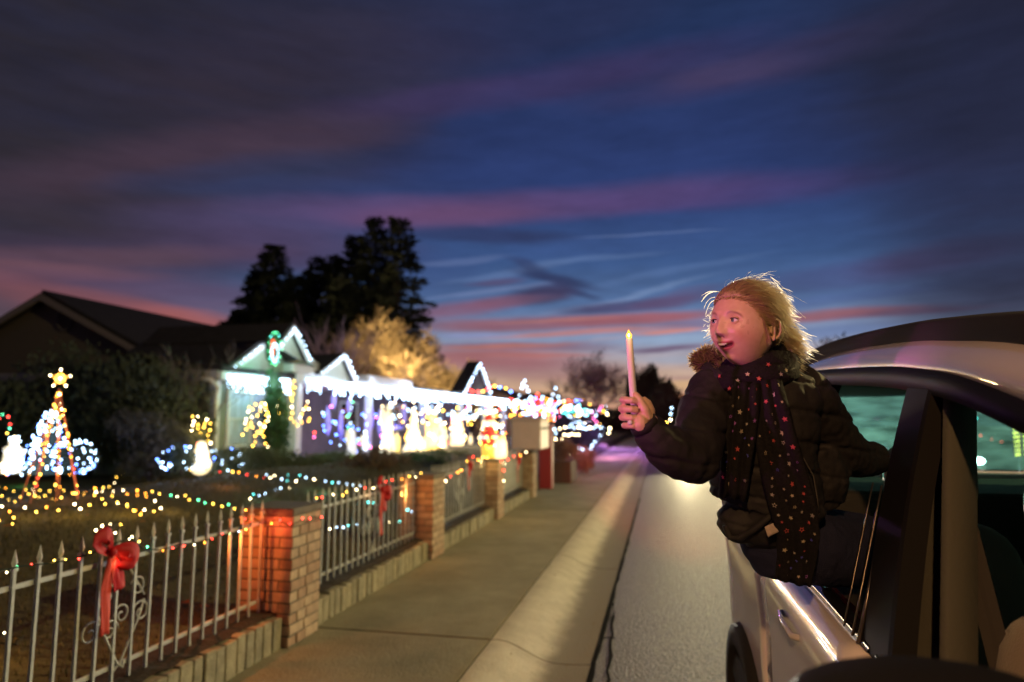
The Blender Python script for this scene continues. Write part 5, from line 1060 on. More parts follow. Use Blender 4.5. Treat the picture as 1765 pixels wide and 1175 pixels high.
    g = MB(); g.box((XC+s*.73-.016, 1.60, 1.39), (XC+s*.73+.016, 1.63, 1.45)); g.build('belt_anchor', BEIGE, e, bevel=.006)
    g = MB(); ribbon(g, [(XC+s*.73, 1.585, 1.40), (XC+s*.72, 1.52, 1.2), (XC+s*.70, 1.46, .95), (XC+s*.68, 1.40, .6)], .042, (0, 1, 0), wave=.001); solidify(g.build('seat_belt', mat('belt_web', (.03, .025, .025), .9), e), .002)
    # A pillar and front glass side, rear quarter glass
    g = MB(); g.tube([(XC+s*.90, .12, 1.10), (XC+s*.84, .40, 1.30), (XC+s*.79, .66, 1.46), (XC+s*.75, .95, 1.585)], [(.03, .045)]*4, 8); g.build('a_pillar', PAINT, e, smooth=True)
    g = MB(); g.add([(XC+s*.905, 2.76, 1.165), (XC+s*.90, 3.43, 1.18), (XC+s*.735, 3.30, 1.73), (XC+s*.735, 2.76, 1.745)], [(0, 1, 2, 3)]); solidify(g.build('quarter_glass', GL, e), .004, 0)
    # wheels
    for y in (-.75, 3.12):
        c = Vector((XC+s*(.845 if y < 0 else .885), y, .33)); g = MB(); g.tube([c-Vector((.12, 0, 0)), c+Vector((.12, 0, 0))], .33, 28); w_ = g.build('wheel', TYRE, e, bevel=.025)
        g = MB(); g.tube([c-Vector((.125, 0, 0)), c+Vector((.125, 0, 0))], .21, 20); g.build('rim', RIM, w_)
        g = MB(); rws = []
        for i in range(17):
            a = math.pi*(-.06+1.12*i/16); yy, zz = y+.37*math.cos(a), .33+.37*math.sin(a); bx = interp(BODYX, yy)-.02
            rws.append([(XC+s*(bx+.012), yy+.06*math.cos(a), zz+.06*math.sin(a)), (XC+s*(bx+.052), yy+.045*math.cos(a), zz+.045*math.sin(a)), (XC+s*(bx+.052), yy-.03*math.cos(a), zz-.03*math.sin(a)), (XC+s*(bx-.05), yy-.04*math.cos(a), zz-.04*math.sin(a))])
        g.grid(rws); solidify(g.build('arch_flare', PLAST, e, smooth=True), .012, 0)
    # lamps at the tail
    g = MB(); g.ball((XC+s*.84, 3.86, 1.02), (.09, .10, .17), 12, 8); g.build('tail_lamp', emit('tail_lens', (1, .04, .03), 6), e, smooth=True)
    lamp('tail_lamp_light', (XC+s*.86, 4.05, 1.0), (1, .04, .03), 7500, .06, kind='SPOT', aim=(XC+s*1.15, 13.0, .55), spot=24, blend=1.0)
    g = MB(); g.ball((XC+s*.62, -1.66, .74), (.16, .09, .09), 12, 8); g.build('headlamp', mat('lamp_clear', (.5, .5, .52), .1, spec=.8), e, smooth=True)
# far-side windows closed with glass
for y0b, y1b, y0t, y1t in ((.5, 1.44, .95, 1.65), (1.66, 2.59, 1.84, 2.61)):
    g = MB(); g.add([(XC+.925, y0b, 1.15), (XC+.925, y1b, 1.15), (XC+.742, y1t, 1.73), (XC+.742, y0t, 1.60 if y0b < 1 else 1.735)], [(0, 1, 2, 3)]); solidify(g.build('side_glass', GL, e), .004, 0)
# roof, windscreen, bonnet, tailgate
rws = []
for y, w_, z in ((.80, .66, 1.60), (1.2, .65, 1.70), (1.6, .645, 1.775), (2.0, .643, 1.822), (2.5, .64, 1.855), (3.0, .635, 1.868), (3.4, .625, 1.85), (3.72, .61, 1.76)):
    rws.append([(XC+w_*k/5, y, z+.012*(1-(k/5)**2)) for k in range(-5, 6)])
g = MB(); g.grid(rws); solidify(g.build('roof', PAINT, e, smooth=True), .02, -1)
g = MB(); g.grid([[(p[0], p[1], p[2]-.055) for p in r] for r in rws]); g.build('headliner', mat('headliner_grey', (.10, .09, .08), .95), e, smooth=True)
g = MB(); g.grid([[(XC+.80*k/4, .05-.10*(1-abs(k/4)), 1.08) for k in range(-4, 5)], [(XC+.70*k/4, .86-.06*(1-abs(k/4)), 1.60) for k in range(-4, 5)]]); solidify(g.build('windscreen', GL, e, smooth=True), .005, 0)
g = MB(); g.grid([[(XC+k/4*hw, y-.1*(1-(k/4)**2), z+.04*(1-(k/4)**2)) for k in range(-4, 5)] for y, hw, z in ((-1.62, .60, .80), (-1.4, .76, .92), (-.8, .84, 1.03), (.05, .88, 1.085))]); solidify(g.build('bonnet', PAINT, e, smooth=True), .02, -1)
g = MB(); g.grid([[(XC+k/4*.82, -1.72-.1*(1-(k/4)**2)+.12*abs(z-.5), z) for k in range(-4, 5)] for z in (.22, .4, .6, .8)]); solidify(g.build('front_bumper', PAINT, e, smooth=True), .03, 0)
RWL, RWR, RWB, RWT = XC-.62, XC+.62, 1.40, 1.765
def yg(z): return 3.86-(z-1.1)*.62*(1 if z > 1.1 else 0)
g = MB(); zz = [1.38, 1.50, 1.65, 1.775]
g.grid([[(XC+.64*k/6*(1-.12*(z-1.38)/.4), yg(z)+.05*(1-(k/6)**2), z) for k in range(-6, 7)] for z in zz]); solidify(g.build('rear_glass', GL, e, smooth=True), .005, 0)
g = MB(); g.grid([[(XC+hw*k/6, yg(z)+.05*(1-(k/6)**2)+.004, z) for k in range(-6, 7)] for z, hw in ((.45, .86), (.8, .90), (1.15, .88), (1.37, .84))]); solidify(g.build('tailgate', PAINT, e, smooth=True), .03, -1)
for s in (-1, 1):
    g = MB(); g.add([(XC+s*.645, yg(1.38), 1.365), (XC+s*.88, yg(1.38)-.04, 1.365), (XC+s*.70, yg(1.775)-.05, 1.80), (XC+s*.57, yg(1.775), 1.80)], [(0, 1, 2, 3)]); solidify(g.build('tailgate_frame', PAINT, e), .03, 0)
g = MB(); g.tube([(XC+.12, yg(1.39)+.075, 1.395), (XC-.12, yg(1.40)+.07, 1.405), (XC-.36, yg(1.405)+.05, 1.40)], [.012, .010, .006], 6); g.build('rear_wiper', BLK, e, smooth=True)
g = MB(); g.grid([[(XC+hw*k/4, 3.93+.04*(1-(k/4)**2), z) for k in range(-4, 5)] for z, hw in ((.25, .8), (.4, .86), (.62, .86))]); solidify(g.build('rear_bumper', PLAST, e, smooth=True), .04, 0)
# cabin: floor, seats, parcel area
g = MB(); g.box((XC-.88, -.2, .30), (XC+.88, 3.75, .34)); g.build('cabin_floor', DARKIN, e)
g = MB(); g.box((XC-.80, 2.92, .35), (XC+.80, 3.72, 1.34)); g.build('luggage_cover', DARKIN, e, bevel=.03)
def seat(cx, cy, lbl, w_=.25):
    for nm, loc, r_, mm in (('seat_cushion', (cx, cy-.28, .60), (w_, .27, .13), SEATM), ('seat_back', (cx, cy+.02, .90), (w_, .13, .38), SEATM), ('headrest', (cx, cy+.06, 1.42), (.145, .06, .115), mat('headrest_cloth', (.42, .35, .27), .9, bump=.3, bscale=200))):
        g = MB(); nU, nV = 20, 14
        rws = []
        for j in range(nV+1):
            t = -math.pi/2+math.pi*j/nV; row = []
            for i in range(nU):
                a = math.tau*i/nU; f = lambda v, p: math.copysign(abs(v)**p, v)
                row.append((loc[0]+r_[0]*f(math.cos(t), .55)*f(math.cos(a), .6), loc[1]+r_[1]*f(math.cos(t), .55)*f(math.sin(a), .6), loc[2]+r_[2]*f(math.sin(t), .55)))
            rws.append(row)
        g.grid(rws, closed=True); g.build(nm, mm, e, smooth=True)
    g = MB()
    for s_ in (-1, 1): g.tube([(cx+s_*.05, cy+.05, 1.20), (cx+s_*.05, cy+.06, 1.36)], .006, 6)
    g.build('headrest_posts', CHROME, e)
seat(XC-.50, 1.46, ''); seat(XC+.45, 1.46, ''); seat(XC-.42, 2.62, ''); seat(XC+.42, 2.62, '')
# dark rounded front-door armrest/mirror housing low in the frame
mc = PY(1560, 1200, .80); g = MB(); g.ball((mc.x+.03, .80, mc.z-.02), (.15, .11, .05), 24, 14); g.build('mirror_housing', PLAST, e, smooth=True)
g = MB(); g.tube([(mc.x+.05, .80, mc.z-.03), (mc.x+.22, .75, mc.z-.10)], [.03, .04], 8); g.build('mirror_stalk', PLAST, e, smooth=True)
# ------------------------------------------------------------------ the girl
HC = PY(1284, 560, 1.70)                       # centre of her head
Fw = Vector((-.685, -.728, .0)); Fw = (Fw+Vector((0, 0, .05))).normalized(); Lf = Vector((0, 0, 1)).cross(Fw).normalized(); Uw = Fw.cross(Lf).normalized()
tilt = Matrix.Rotation(R(-3), 3, Fw); Lf = (tilt @ Lf)*.935; Uw = (tilt @ Uw)*.965; Fw = Fw*.94
HM = Matrix(((Lf.x, Fw.x, Uw.x, HC.x), (Lf.y, Fw.y, Uw.y, HC.y), (Lf.z, Fw.z, Uw.z, HC.z), (0, 0, 0, 1)))
girl = empty('person', (HC.x+.05, HC.y+.2, 1.15), 'fair-haired girl in dark coat and star scarf leaning from the car window, holding a candle', 'person')
def gs(v, s): return math.exp(-(v/s)**2)
def sstep(a, b, x): t = min(1, max(0, (x-a)/(b-a))); return t*t*(3-2*t)
def head_base(d):
    dx, dy, dz = d
    x = .0765*dx; y = .094*math.copysign(abs(dy)**.92, dy); z = (.101 if dz > 0 else .105)*dz
    if z < -.012:
        t = min(1.2, (-z-.012)/.09); x *= 1-.23*t**1.6
        if dy < 0: y *= 1-.45*t
        else: y = y*(1-.04*t)-.006*t
    if z > .02 and dy > 0: y *= 1-.10*((z-.02)/.08)**1.5
    if dy > .2: x *= 1+.02*gs(z+.03, .03)
    return Vector((x, y, z))
def head_pt(d):
    p = head_base(d); x, y, z = p; fr = sstep(.15, .55, d[1]); D = 0
    ax = abs(x)
    D -= .0100*gs(ax-.0285, .0145)*gs(z-.000, .0120)                    # sockets
    D += .0035*gs(ax-.030, .022)*gs(z-.021, .008)                      # brow ridge
    D += .0012*gs(ax-.030, .011)*gs(z+.001, .0075)                     # lid bulge over the eye
    D += .0060*gs(ax-.038, .020)*gs(z+.032, .018)                      # cheeks
    D += .0030*gs(ax-.052, .015)*gs(z+.052, .020)
    nb = gs(x, .0068+.0055*sstep(.005, -.032, z))
    D += nb*(.0175*sstep(.012, -.028, z)*(1-sstep(-.031, -.041, z))+.003*gs(z-.004, .01))
    D += .0055*gs(ax-.0105, .0050)*gs(z+.0335, .0058)                  # nostril wings
    D -= .0018*gs(ax-.0055, .0026)*gs(z+.0395, .0026)
    mz = z+.0605-.27*ax*ax/.022                                       # mouth line curves up at the corners
    inside = gs(x, .0185)
    D += .0065*gs(x, .024)*gs(z+.061, .020)                            # muzzle
    D += .0030*gs(x, .020)*gs(mz-.0068, .0030) + .0042*gs(x, .016)*gs(mz+.0075, .0040)
    D -= .0080*(1-sstep(.018, .0255, ax))*gs(mz, .0034*(1-.5*(min(ax, .025)/.025)**2))                # parted lips
    D -= .0030*gs(x, .016)*gs(z+.0785, .006)
    D += .0080*gs(x, .017)*gs(z+.092, .011)                            # chin
    D -= .0022*gs(ax-.0300, .004)*gs(z+.055, .007)
    p.y += D*fr
    return p
def head_world(d, off=0):
    p = head_pt(d); n = Vector(d); n = Vector((n.x/.0765, n.y/.094, n.z/.103)).normalized()
    return HM @ (p+n*off)
def remesh(name, mb, vox, sm, m_, parent, smfac=.5):
    me = mb.mesh(name+'_tmp', m_); bm = bmesh.new(); bm.from_mesh(me); bmesh.ops.recalc_face_normals(bm, faces=bm.faces); bm.to_mesh(me); bm.free()
    o = bpy.data.objects.new(name+'_tmp', me); COL.objects.link(o)
    r = o.modifiers.new('r', 'REMESH'); r.mode = 'VOXEL'; r.voxel_size = vox; r.use_smooth_shade = True
    if sm: s = o.modifiers.new('s', 'SMOOTH'); s.iterations = sm; s.factor = smfac
    dg = bpy.context.evaluated_depsgraph_get(); me2 = bpy.data.meshes.new_from_object(o.evaluated_get(dg)); bpy.data.objects.remove(o)
    me2.name = name; me2.materials.clear(); me2.materials.append(m_); me2.polygons.foreach_set('use_smooth', [True]*len(me2.polygons))
    ob = link(name, me2, parent); ob.location = -Vector(parent.location); return ob
# body: head, ears, neck, trunk, arms and the candle hand in one skin
mb = MB(); nU, nV = 150, 120; rws = []
for j in range(nV+1):
    t = math.pi*(.002+.996*j/nV); rws.append([head_world((math.sin(t)*math.cos(a), math.sin(t)*math.sin(a), math.cos(t))) for a in [math.tau*i/nU for i in range(nU)]])
mb.grid(rws, closed=True); mb.f.append(tuple(range(nU))); mb.f.append(tuple(nV*nU+i for i in range(nU))); mb.m += [0, 0]
for s in (-1, 1):
    c = Vector((s*.0755, -.010, -.014)); rim = []
    for k in range(15):
        a = R(-120+300*k/14); yy = -.004-.0125*math.cos(a-.5) if False else -.0135*math.sin(a); zz = .024*math.cos(a)*(1.0 if math.cos(a) > 0 else .95)
        rim.append(HM @ (c+Vector((s*(.004+.0075*max(0, math.sin(a))+.002*max(0, math.cos(a))), yy, zz))))
    mb.tube(rim, [.0026+.0012*math.sin(math.pi*k/14) for k in range(15)], 8)
    mb.ball(HM @ (c+Vector((s*.001, -.002, -.001))), (.0048, .0122, .0210), 12, 8); mb.ball(HM @ (c+Vector((s*.004, .0035, -.0215))), (.005, .006, .007), 10, 8)
nk = PY(1297, 668, 1.78)
mb.tube([HM @ Vector((0, -.022, -.035)), HM @ Vector((0, -.026, -.09)), nk, nk+Vector((.01, .03, -.1))], [.045, .042, .046, .06], 20)
tor = [(1300, 690, 1.79, .05, .09), (1308, 740, 1.81, .07, .10), (1312, 800, 1.84, .065, .09), (1322, 870, 1.88, .06, .085), (1335, 930, 1.93, .07, .09)]
mb.tube([PY(a, b, c) for a, b, c, _, _ in tor], [(d, w_) for *_, d, w_ in tor], 16)
# right arm up to the hand (hidden in the sleeve)
armP = [(1218, 682, 1.76, .035), (1205, 745, 1.66, .035), (1186, 795, 1.58, .034), (1150, 768, 1.53, .030), (1122, 738, 1.505, .024), (1113, 724, 1.495, .0235)]
mb.tube([PY(a, b, c) for a, b, c, _ in armP], [r for *_, r in armP], 12)
mb.tube([PY(1395, 690, 1.86), PY(1440, 770, 1.95), PY(1490, 800, 2.05)], [.04, .035, .03], 10)
# hand: palm behind, fingers wrap the candle and come back towards the palm
HY = 1.49
def hp(px, py, dy): return PY(px, py, HY+dy)
mb.tube([hp(1105, 686, .012), hp(1109, 694, .014), hp(1111, 706, .014), hp(1109, 724, .010), hp(1108, 740, .004)], [(.006, .009), (.012, .017), (.0165, .024), (.0165, .024), (.0155, .020)], 14)
mb.ball(hp(1104, 729, -.010), (.017, .016, .020), 12, 8)
fing = [(688, .0078, 0, 4), (703, .0080, -2, 2), (718, .0077, -1, 0), (732, .0068, 3, -1)]
for y, r, ox, dyy in fing:
    mb.tube([hp(1108, y+2, .022), hp(1090, y+2, .026), hp(1077+ox, y+2, .018), hp(1073+ox, y+1, .002), hp(1079+ox, y+1, -.012), hp(1090+ox*.5, y+2, -.017), hp(1099, y+4, -.012)], [r, r*1.02, r*1.04, r, r*.98, r*.92, r*.78], 10)
mb.tube([hp(1116, 722, -.004), hp(1112, 706, -.010), hp(1103, 690, -.010), hp(1096, 681, -.006), hp(1091, 676, -.002)], [.012, .0105, .0088, .0078, .006], 10)
SK = bpy.data.materials.new('skin'); SK.use_nodes = True; t_ = SK.node_tree; p_ = t_.nodes['Principled BSDF']
at = t_.nodes.new('ShaderNodeAttribute'); at.attribute_name = 'tone'; t_.links.new(at.outputs['Color'], p_.inputs['Base Color']); p_.inputs['Roughness'].default_value = .42; nb_ = t_.nodes.new('ShaderNodeTexNoise'); nb_.inputs['Scale'].default_value = 420; nb_.inputs['Detail'].default_value = 3; tb_ = t_.nodes.new('ShaderNodeTexCoord'); t_.links.new(tb_.outputs['Object'], nb_.inputs['Vector']); bb_ = t_.nodes.new('ShaderNodeBump'); bb_.inputs['Strength'].default_value = .25; bb_.inputs['Distance'].default_value = .002; t_.links.new(nb_.outputs['Fac'], bb_.inputs['Height']); t_.links.new(bb_.outputs[0], p_.inputs['Normal']); p_.inputs['Subsurface Weight'].default_value = .12; p_.inputs['Subsurface Radius'].default_value = (.8, .3, .2); p_.inputs['Subsurface Scale'].default_value = .012
body = remesh('body', mb, .0017, 2, SK, girl)
me = body.data; n_ = len(me.vertices); co = np.empty(n_*3, 'f'); me.vertices.foreach_get('co', co); co = co.reshape(-1, 3)
hi = np.array(HM.inverted()); lc = co@hi[:3, :3].T+hi[:3, 3]
x, y, z = lc[:, 0], lc[:, 1], lc[:, 2]; ax = np.abs(x); G = lambda v, s: np.exp(-(v/s)**2)
col = np.tile(np.array([.64, .43, .31]), (n_, 1)); front = (y > .03).astype(float)
def mixc(k, c): global col; k = np.clip(k, 0, 1)[:, None]; col = col*(1-k)+np.array(c)*k
mixc(front*.35*G(ax-.045, .018)*G(z+.035, .018), (.60, .25, .19))
mz = z+.0605-.27*ax*ax/.022
lipk = (1-np.clip((ax-.022)/.005, 0, 1))*np.clip(1.25-np.abs(mz+.0005)/(.0100*(1-.55*(np.minimum(ax, .026)/.027)**2)+1e-4), 0, 1)*3
mixc(front*np.clip(lipk, 0, 1)*(y > .06), (.42, .11, .11))
mixc(front*np.clip(2*G(mz, .0030)*(1-np.clip((ax-.019)/.005, 0, 1)), 0, 1)*.9, (.08, .015, .015))
bz = z-.0195+.5*(ax-.028)**2/.018; mixc(front*.8*G(bz, .0030)*np.clip((ax-.012)/.006, 0, 1)*(1-np.clip((ax-.046)/.006, 0, 1)), (.20, .12, .07))
mixc(front*.5*G(ax-.030, .015)*G(z-.002, .008), (.45, .24, .19)); mixc(front*.85*G(ax-.0058, .0028)*G(z+.0395, .0026), (.12, .03, .025))
fr_ = np.array([mnoise.noise(Vector((float(a), float(b), float(c)))*95) for a, b, c in lc[::1]]) if n_ < 400000 else np.zeros(n_)
col = col*(1+.10*fr_[:, None]*np.array([.6, 1, 1.1])); mixc(front*np.clip((fr_-.42)*5, 0, .30)*(z < .01)*(z > -.05), (.36, .19, .12))
hl = np.interp(z, [-.08, -.055, -.03, -.01, .01, .03, .044, .054, .060, .11], [-.060, -.045, -.010, .018, .034, .048, .062, .080, .098, .13])
mixc(np.clip((hl-y+.004)/.016, 0, 1)*(z > -.08)*.95, (.40, .29, .18))
at_ = me.color_attributes.new('tone', 'FLOAT_COLOR', 'POINT'); at_.data.foreach_set('color', np.concatenate([col, np.ones((n_, 1))], 1).astype('f').ravel())
# eyes
def hlocal(v): return HM @ Vector(v)
EYE = mat('eye_white', (.75, .72, .70), .12); IRIS = mat('iris_blue_grey', (.10, .16, .22), .1); PUP = mat('pupil', (.004, .004, .005), .05, spec=1); LID = mat('eyelid_skin', (.56, .34, .25), .5); LASH = mat('lash', (.06, .035, .025), .6)
gaze = Vector((-.18, 1, .05)).normalized()
for s in (-1, 1):
    ec = Vector((s*.0282, .0728, .0005)); r = .0122; q = MB(); q.ball(hlocal(ec), r*.94, 20, 14); o = q.build('eye', EYE, girl, smooth=True)
    def disc(rad, off, m_, nm):
        g_ = MB(); u = gaze.cross(Vector((0, 0, 1))).normalized(); v = u.cross(gaze)
        ring = [hlocal(ec+gaze*(math.sqrt(r*r-rad*rad)+off)+u*rad*math.cos(a)+v*rad*math.sin(a)) for a in [i*math.tau/16 for i in range(16)]]; cc = hlocal(ec+gaze*(r+off*1.2))
        g_.add(ring+[cc], [(i, (i+1) % 16, 16) for i in range(16)]); return g_.build(nm, m_, o, smooth=True)
    disc(.0062, .0003, IRIS, 'iris'); disc(.0030, .0007, PUP, 'pupil')
    for up in (1, -1):      # lids: thin shells over the ball
        g_ = MB(); rws = []
        e0, e1 = (R(20), R(80)) if up > 0 else (R(-23), R(-70))
        for j in range(7):
            row = []
            for i in range(15):
                a = R(-72+144*i/14); edge = e0*math.cos(a*1.15); el_ = edge+(e1-edge)*j/6
                rr = r+.0012+.0012*(j/6); row.append(hlocal(ec+Vector((math.sin(a)*math.cos(el_), math.cos(a)*math.cos(el_), math.sin(el_)))*rr))
            rws.append(row)
        g_.grid(rws); solidify(g_.build('eyelid', LID, girl, smooth=True), .0008, 0)
        if up > 0:
            g_ = MB(); g_.tube([Vector(p)+(HM.to_3x3() @ Vector((0, .0006, 0))) for p in rws[0][1:-1]], .0012, 5); g_.build('eyelash_line', LASH, girl, smooth=True)
# teeth
g_ = MB()
for i in range(-2, 3):
    w_ = .0046; zt = -.0555+.27*(i*w_)**2/.022; h_ = .0048 if abs(i) <= 1 else .0036
    yy = head_base((0, 1, -.55)).y-.0015-.012*(i*w_/.02)**2
    a = Vector((i*w_-.0021, yy-.004, zt-h_)); b = Vector((i*w_+.0021, yy+.0005, zt))
    q = [Vector((xx, y2, z2)) for z2 in (a.z, b.z) for y2 in (a.y, b.y) for xx in (a.x, b.x)]
    g_.add([hlocal(v) for v in q], [(0, 2, 3, 1), (4, 5, 7, 6), (0, 1, 5, 4), (2, 6, 7, 3), (0, 4, 6, 2), (1, 3, 7, 5)])
g_.build('teeth', mat('tooth', (.72, .68, .60), .25), girl, smooth=False)
# hair
HAIRM = bpy.data.materials.new('blond_hair'); HAIRM.use_nodes = True; t_ = HAIRM.node_tree; p_ = t_.nodes['Principled BSDF']; p_.inputs['Base Color'].default_value = (.42, .31, .185, 1); p_.inputs['Roughness'].default_value = .38
tl = t_.nodes.new('ShaderNodeBsdfTranslucent'); tl.inputs[0].default_value = (.86, .76, .58, 1); mx = t_.nodes.new('ShaderNodeMixShader'); mx.inputs[0].default_value = .62
t_.links.new(p_.outputs[0], mx.inputs[1]); t_.links.new(tl.outputs[0], mx.inputs[2]); t_.links.new(mx.outputs[0], t_.nodes['Material Output'].inputs[0])
CAPM = mat('hair_base', (.42, .31, .19), .55, bump=.9, bscale=60, var=.35, vscale=40, stretch=(1, 1, .5))
def hairline(x_, z_):       # how far forward (y) the hair reaches at this height
    T = [(-.08, -.060), (-.055, -.045), (-.03, -.010), (-.01, .018), (.01, .034), (.03, .048), (.044, .062), (.054, .080), (.060, .098), (.11, .13)]
    return interp(T, z_)
def in_hair(d):
    p = head_base(d); return p.y < hairline(p.x, p.z)-.007 and p.z > -.082
mbh = MB(); nU, nV = 96, 64; vid = {}; idx = 0; vs = []; fs = []
dirs = [[(math.sin(t)*math.cos(a), math.sin(t)*math.sin(a), math.cos(t)) for a in [math.tau*i/nU for i in range(nU)]] for t in [math.pi*(.004+.99*j/nV) for j in range(nV+1)]]
def hair_off(d):
    p = head_base(d); dist = hairline(p.x, p.z)-p.y; return .0003+.0065*sstep(.004, .034, dist)+.0015*sstep(.04, .12, dist)
for j in range(nV):
    for i in range(nU):
        q = [(j, i), (j, (i+1) % nU), (j+1, (i+1) % nU), (j+1, i)]
        if all(in_hair(dirs[a][b]) for a, b in q):
            f_ = []
            for k in q:
                if k not in vid: vid[k] = len(vs); d = dirs[k[0]][k[1]]; p_h = head_base(d); vs.append(head_world(d, hair_off(d)-.0045*(1-sstep(.008, .026, hairline(p_h.x, p_h.z)-p_h.y))))
                f_.append(vid[k])
            fs.append(tuple(f_))
top_ = len(fs); vid0 = None
hair = empty('hair', Vector(HC)-Vector(girl.location)); hair.parent = girl; HOFF = -(Vector(girl.location)+Vector(hair.location))
g_ = MB(); g_.add(vs, fs)
def hpart(mb_, nm, m_, smooth=True, kind='stuff', fix=False): return mb_.build(nm, m_, hair, smooth=smooth, loc=HOFF, fix=fix)
o = hpart(g_, 'hair_cap', CAPM, fix=True)
pony = Vector((.05, -.86, -.22)).normalized()
def slerp(a, b, t):
    w_ = math.acos(max(-1, min(1, a.dot(b)))); return (a*math.sin((1-t)*w_)+b*math.sin(t*w_))/max(1e-6, math.sin(w_)) if w_ > 1e-3 else a
def strand(mb_, pts, r):
    q = Vector((random.gauss(0, 1), random.gauss(0, 1), random.gauss(0, 1))).normalized(); rows = []
    for i, p in enumerate(pts):
        t = pts[min(i+1, len(pts)-1)]-pts[max(i-1, 0)]; b = t.cross(q); b = b.normalized() if b.length > 1e-9 else q; w_ = r*1.35*(1 if i < len(pts)-1 else .3); rows.append([p-b*w_, p+b*w_])
    mb_.grid(rows)
random.seed(101); ms = MB(); cnt = 0
while cnt < 4400:
    d = Vector((random.gauss(0, 1), random.gauss(0, 1), random.gauss(0, 1))).normalized()
    p0 = head_base(d)
    if not (p0.y < hairline(p0.x, p0.z)+random.uniform(-.002, .011) and p0.z > -.082): continue
    if hairline(p0.x, p0.z)-p0.y > .045 and random.random() < .45: continue
    tend = random.uniform(.35, 1.0); ext = random.uniform(0, .004); ph = random.uniform(0, 6)
    pts = [head_world(slerp(d, pony, tend*k/6), hair_off(slerp(d, pony, tend*k/6))+.0006+ext*math.sin(math.pi*k/6)) for k in range(7)]
    strand(ms, pts, random.uniform(.00045, .0008)); cnt += 1
hpart(ms, 'swept_strands', HAIRM)
# wind-blown wisps standing off the crown and down the back
ms = MB(); wind = Vector((.80, .25, -.10)).normalized()
for k in range(3200):
    d = Vector((random.gauss(0, .8), random.uniform(-1, .45), random.gauss(.75, .5))).normalized()
    if not in_hair(d): continue
    L_ = random.uniform(.022, .055)*(1 if random.random() < .85 else 1.5); p = head_world(d, hair_off(d)); n = (p-HC).normalized(); pts = [p]; v = (n*(.55+.7*max(0, n.z-.35))+(HM.to_3x3() @ (slerp(d, pony, .5)-d))*1.2+Vector([random.gauss(0, .22) for _ in range(3)])).normalized()
    for i in range(5):
        v = (v+(HM.to_3x3() @ Vector((0, -.12, -.10)))+Vector([random.gauss(0, .12) for _ in range(3)])-n*.10).normalized(); p = p+v*L_/5; pts.append(p)
    strand(ms, pts, random.uniform(.00018, .0004))
hpart(ms, 'flyaway_strands', HAIRM)
ms = MB(); root = head_world(tuple(pony), .006)
for k in range(2600):     # loose tail blowing to the back
    a = Vector((random.gauss(0, .016), random.gauss(0, .012), random.gauss(.040, .036)))
    p = root+(HM.to_3x3() @ Vector((a.x, abs(a.y)*.3, a.z))); L_ = random.uniform(.05, .105)-.0*a.z
    if a.z > .05: L_ *= .6
    v = (wind+Vector((0, 0, -.55*random.random()-.1-a.z*2))+Vector([random.gauss(0, .10) for _ in range(3)])).normalized(); pts = [p]
    for i in range(6):
        v = (v+Vector((.05, .02, -.07+.05*random.random()))+Vector([random.gauss(0, .06) for _ in range(3)])).normalized(); p = p+v*L_/6; pts.append(p)
    strand(ms, pts, random.uniform(.0003, .0006))
hpart(ms, 'loose_tail', HAIRM)
ms = MB()
for k, (px, py, ex, ey) in enumerate([(1240, 503, 1207, 512), (1236, 502, 1209, 520), (1232, 512, 1213, 532), (1230, 518, 1216, 545)]):
    a, b = PY(px, py, 1.72), PY(ex, ey, 1.74); c = a.lerp(b, .5)+Vector((-.004, 0, .014)); pts = [(a*(1-t)**2+c*2*t*(1-t)+b*t*t) for t in [i/8 for i in range(9)]]; strand(ms, pts, .0006)
for k in range(110):      # fine hair lit along the far cheek and temple
    d = Vector((-random.uniform(.75, 1), random.uniform(.0, .5), random.uniform(-.5, .55))).normalized(); p = head_world(d, .002); pts = [p]; v = (HM.to_3x3() @ Vector((-.8, -.1, -.5)))
    for i in range(5): v = (v+Vector([random.gauss(0, .25) for _ in range(3)])).normalized(); p = p+v*.005; pts.append(p)
    strand(ms, pts, .0004)
hpart(ms, 'stray_lock', HAIRM)
for s in (-1, 1):
    ms = MB()
    for k in range(60):   # lock tucked in front of the ear
        a = head_world(Vector((s*.86, .28, .05+random.uniform(-.1, .15))).normalized(), .004); b = head_world(Vector((s*.93, .02, -.45)).normalized(), .006)+Vector([random.gauss(0, .003) for _ in range(3)]); c = a.lerp(b, .5)+(a-HC).normalized()*.004
        strand(ms, [a*(1-t)**2+c*2*t*(1-t)+b*t*t for t in [i/6 for i in range(7)]], .0005)
    hpart(ms, 'side_lock', HAIRM)

# ------------------------------------------------------------------ clothes
COATM = mat('coat_black', (.019, .0175, .021), .7, spec=.25, bump=.5, bscale=26, var=.25, vscale=14); JEANM = mat('navy_denim', (.018, .020, .052), .85, spec=.2, bump=.4, bscale=300, var=.2, vscale=18)
mb = MB()
T = [(1293, 640, 1.775, .050, .055), (1297, 652, 1.78, .070, .095), (1302, 668, 1.785, .088, .135), (1306, 695, 1.79, .098, .150), (1310, 740, 1.80, .102, .140), (1312, 785, 1.825, .102, .131), (1316, 825, 1.85, .102, .134), (1322, 862, 1.865, .108, .142), (1308, 884, 1.872, .104, .118), (1288, 902, 1.862, .088, .085), (1272, 916, 1.85, .06, .05)]
mb.tube([PY(a, b, c) for a, b, c, _, _ in T], [(d, w_) for *_, d, w_ in T], 32)
mb.ball(PY(1278, 900, 1.84), (.062, .06, .050), 16, 12)
A1 = [(1234, 672, 1.78, .066), (1217, 700, 1.74, .063), (1206, 740, 1.68, .061), (1198, 775, 1.61, .061), (1180, 788, 1.565, .055), (1158, 778, 1.54, .052), (1136, 760, 1.52, .048), (1120, 744, 1.507, .040), (1112, 735, 1.50, .033)]
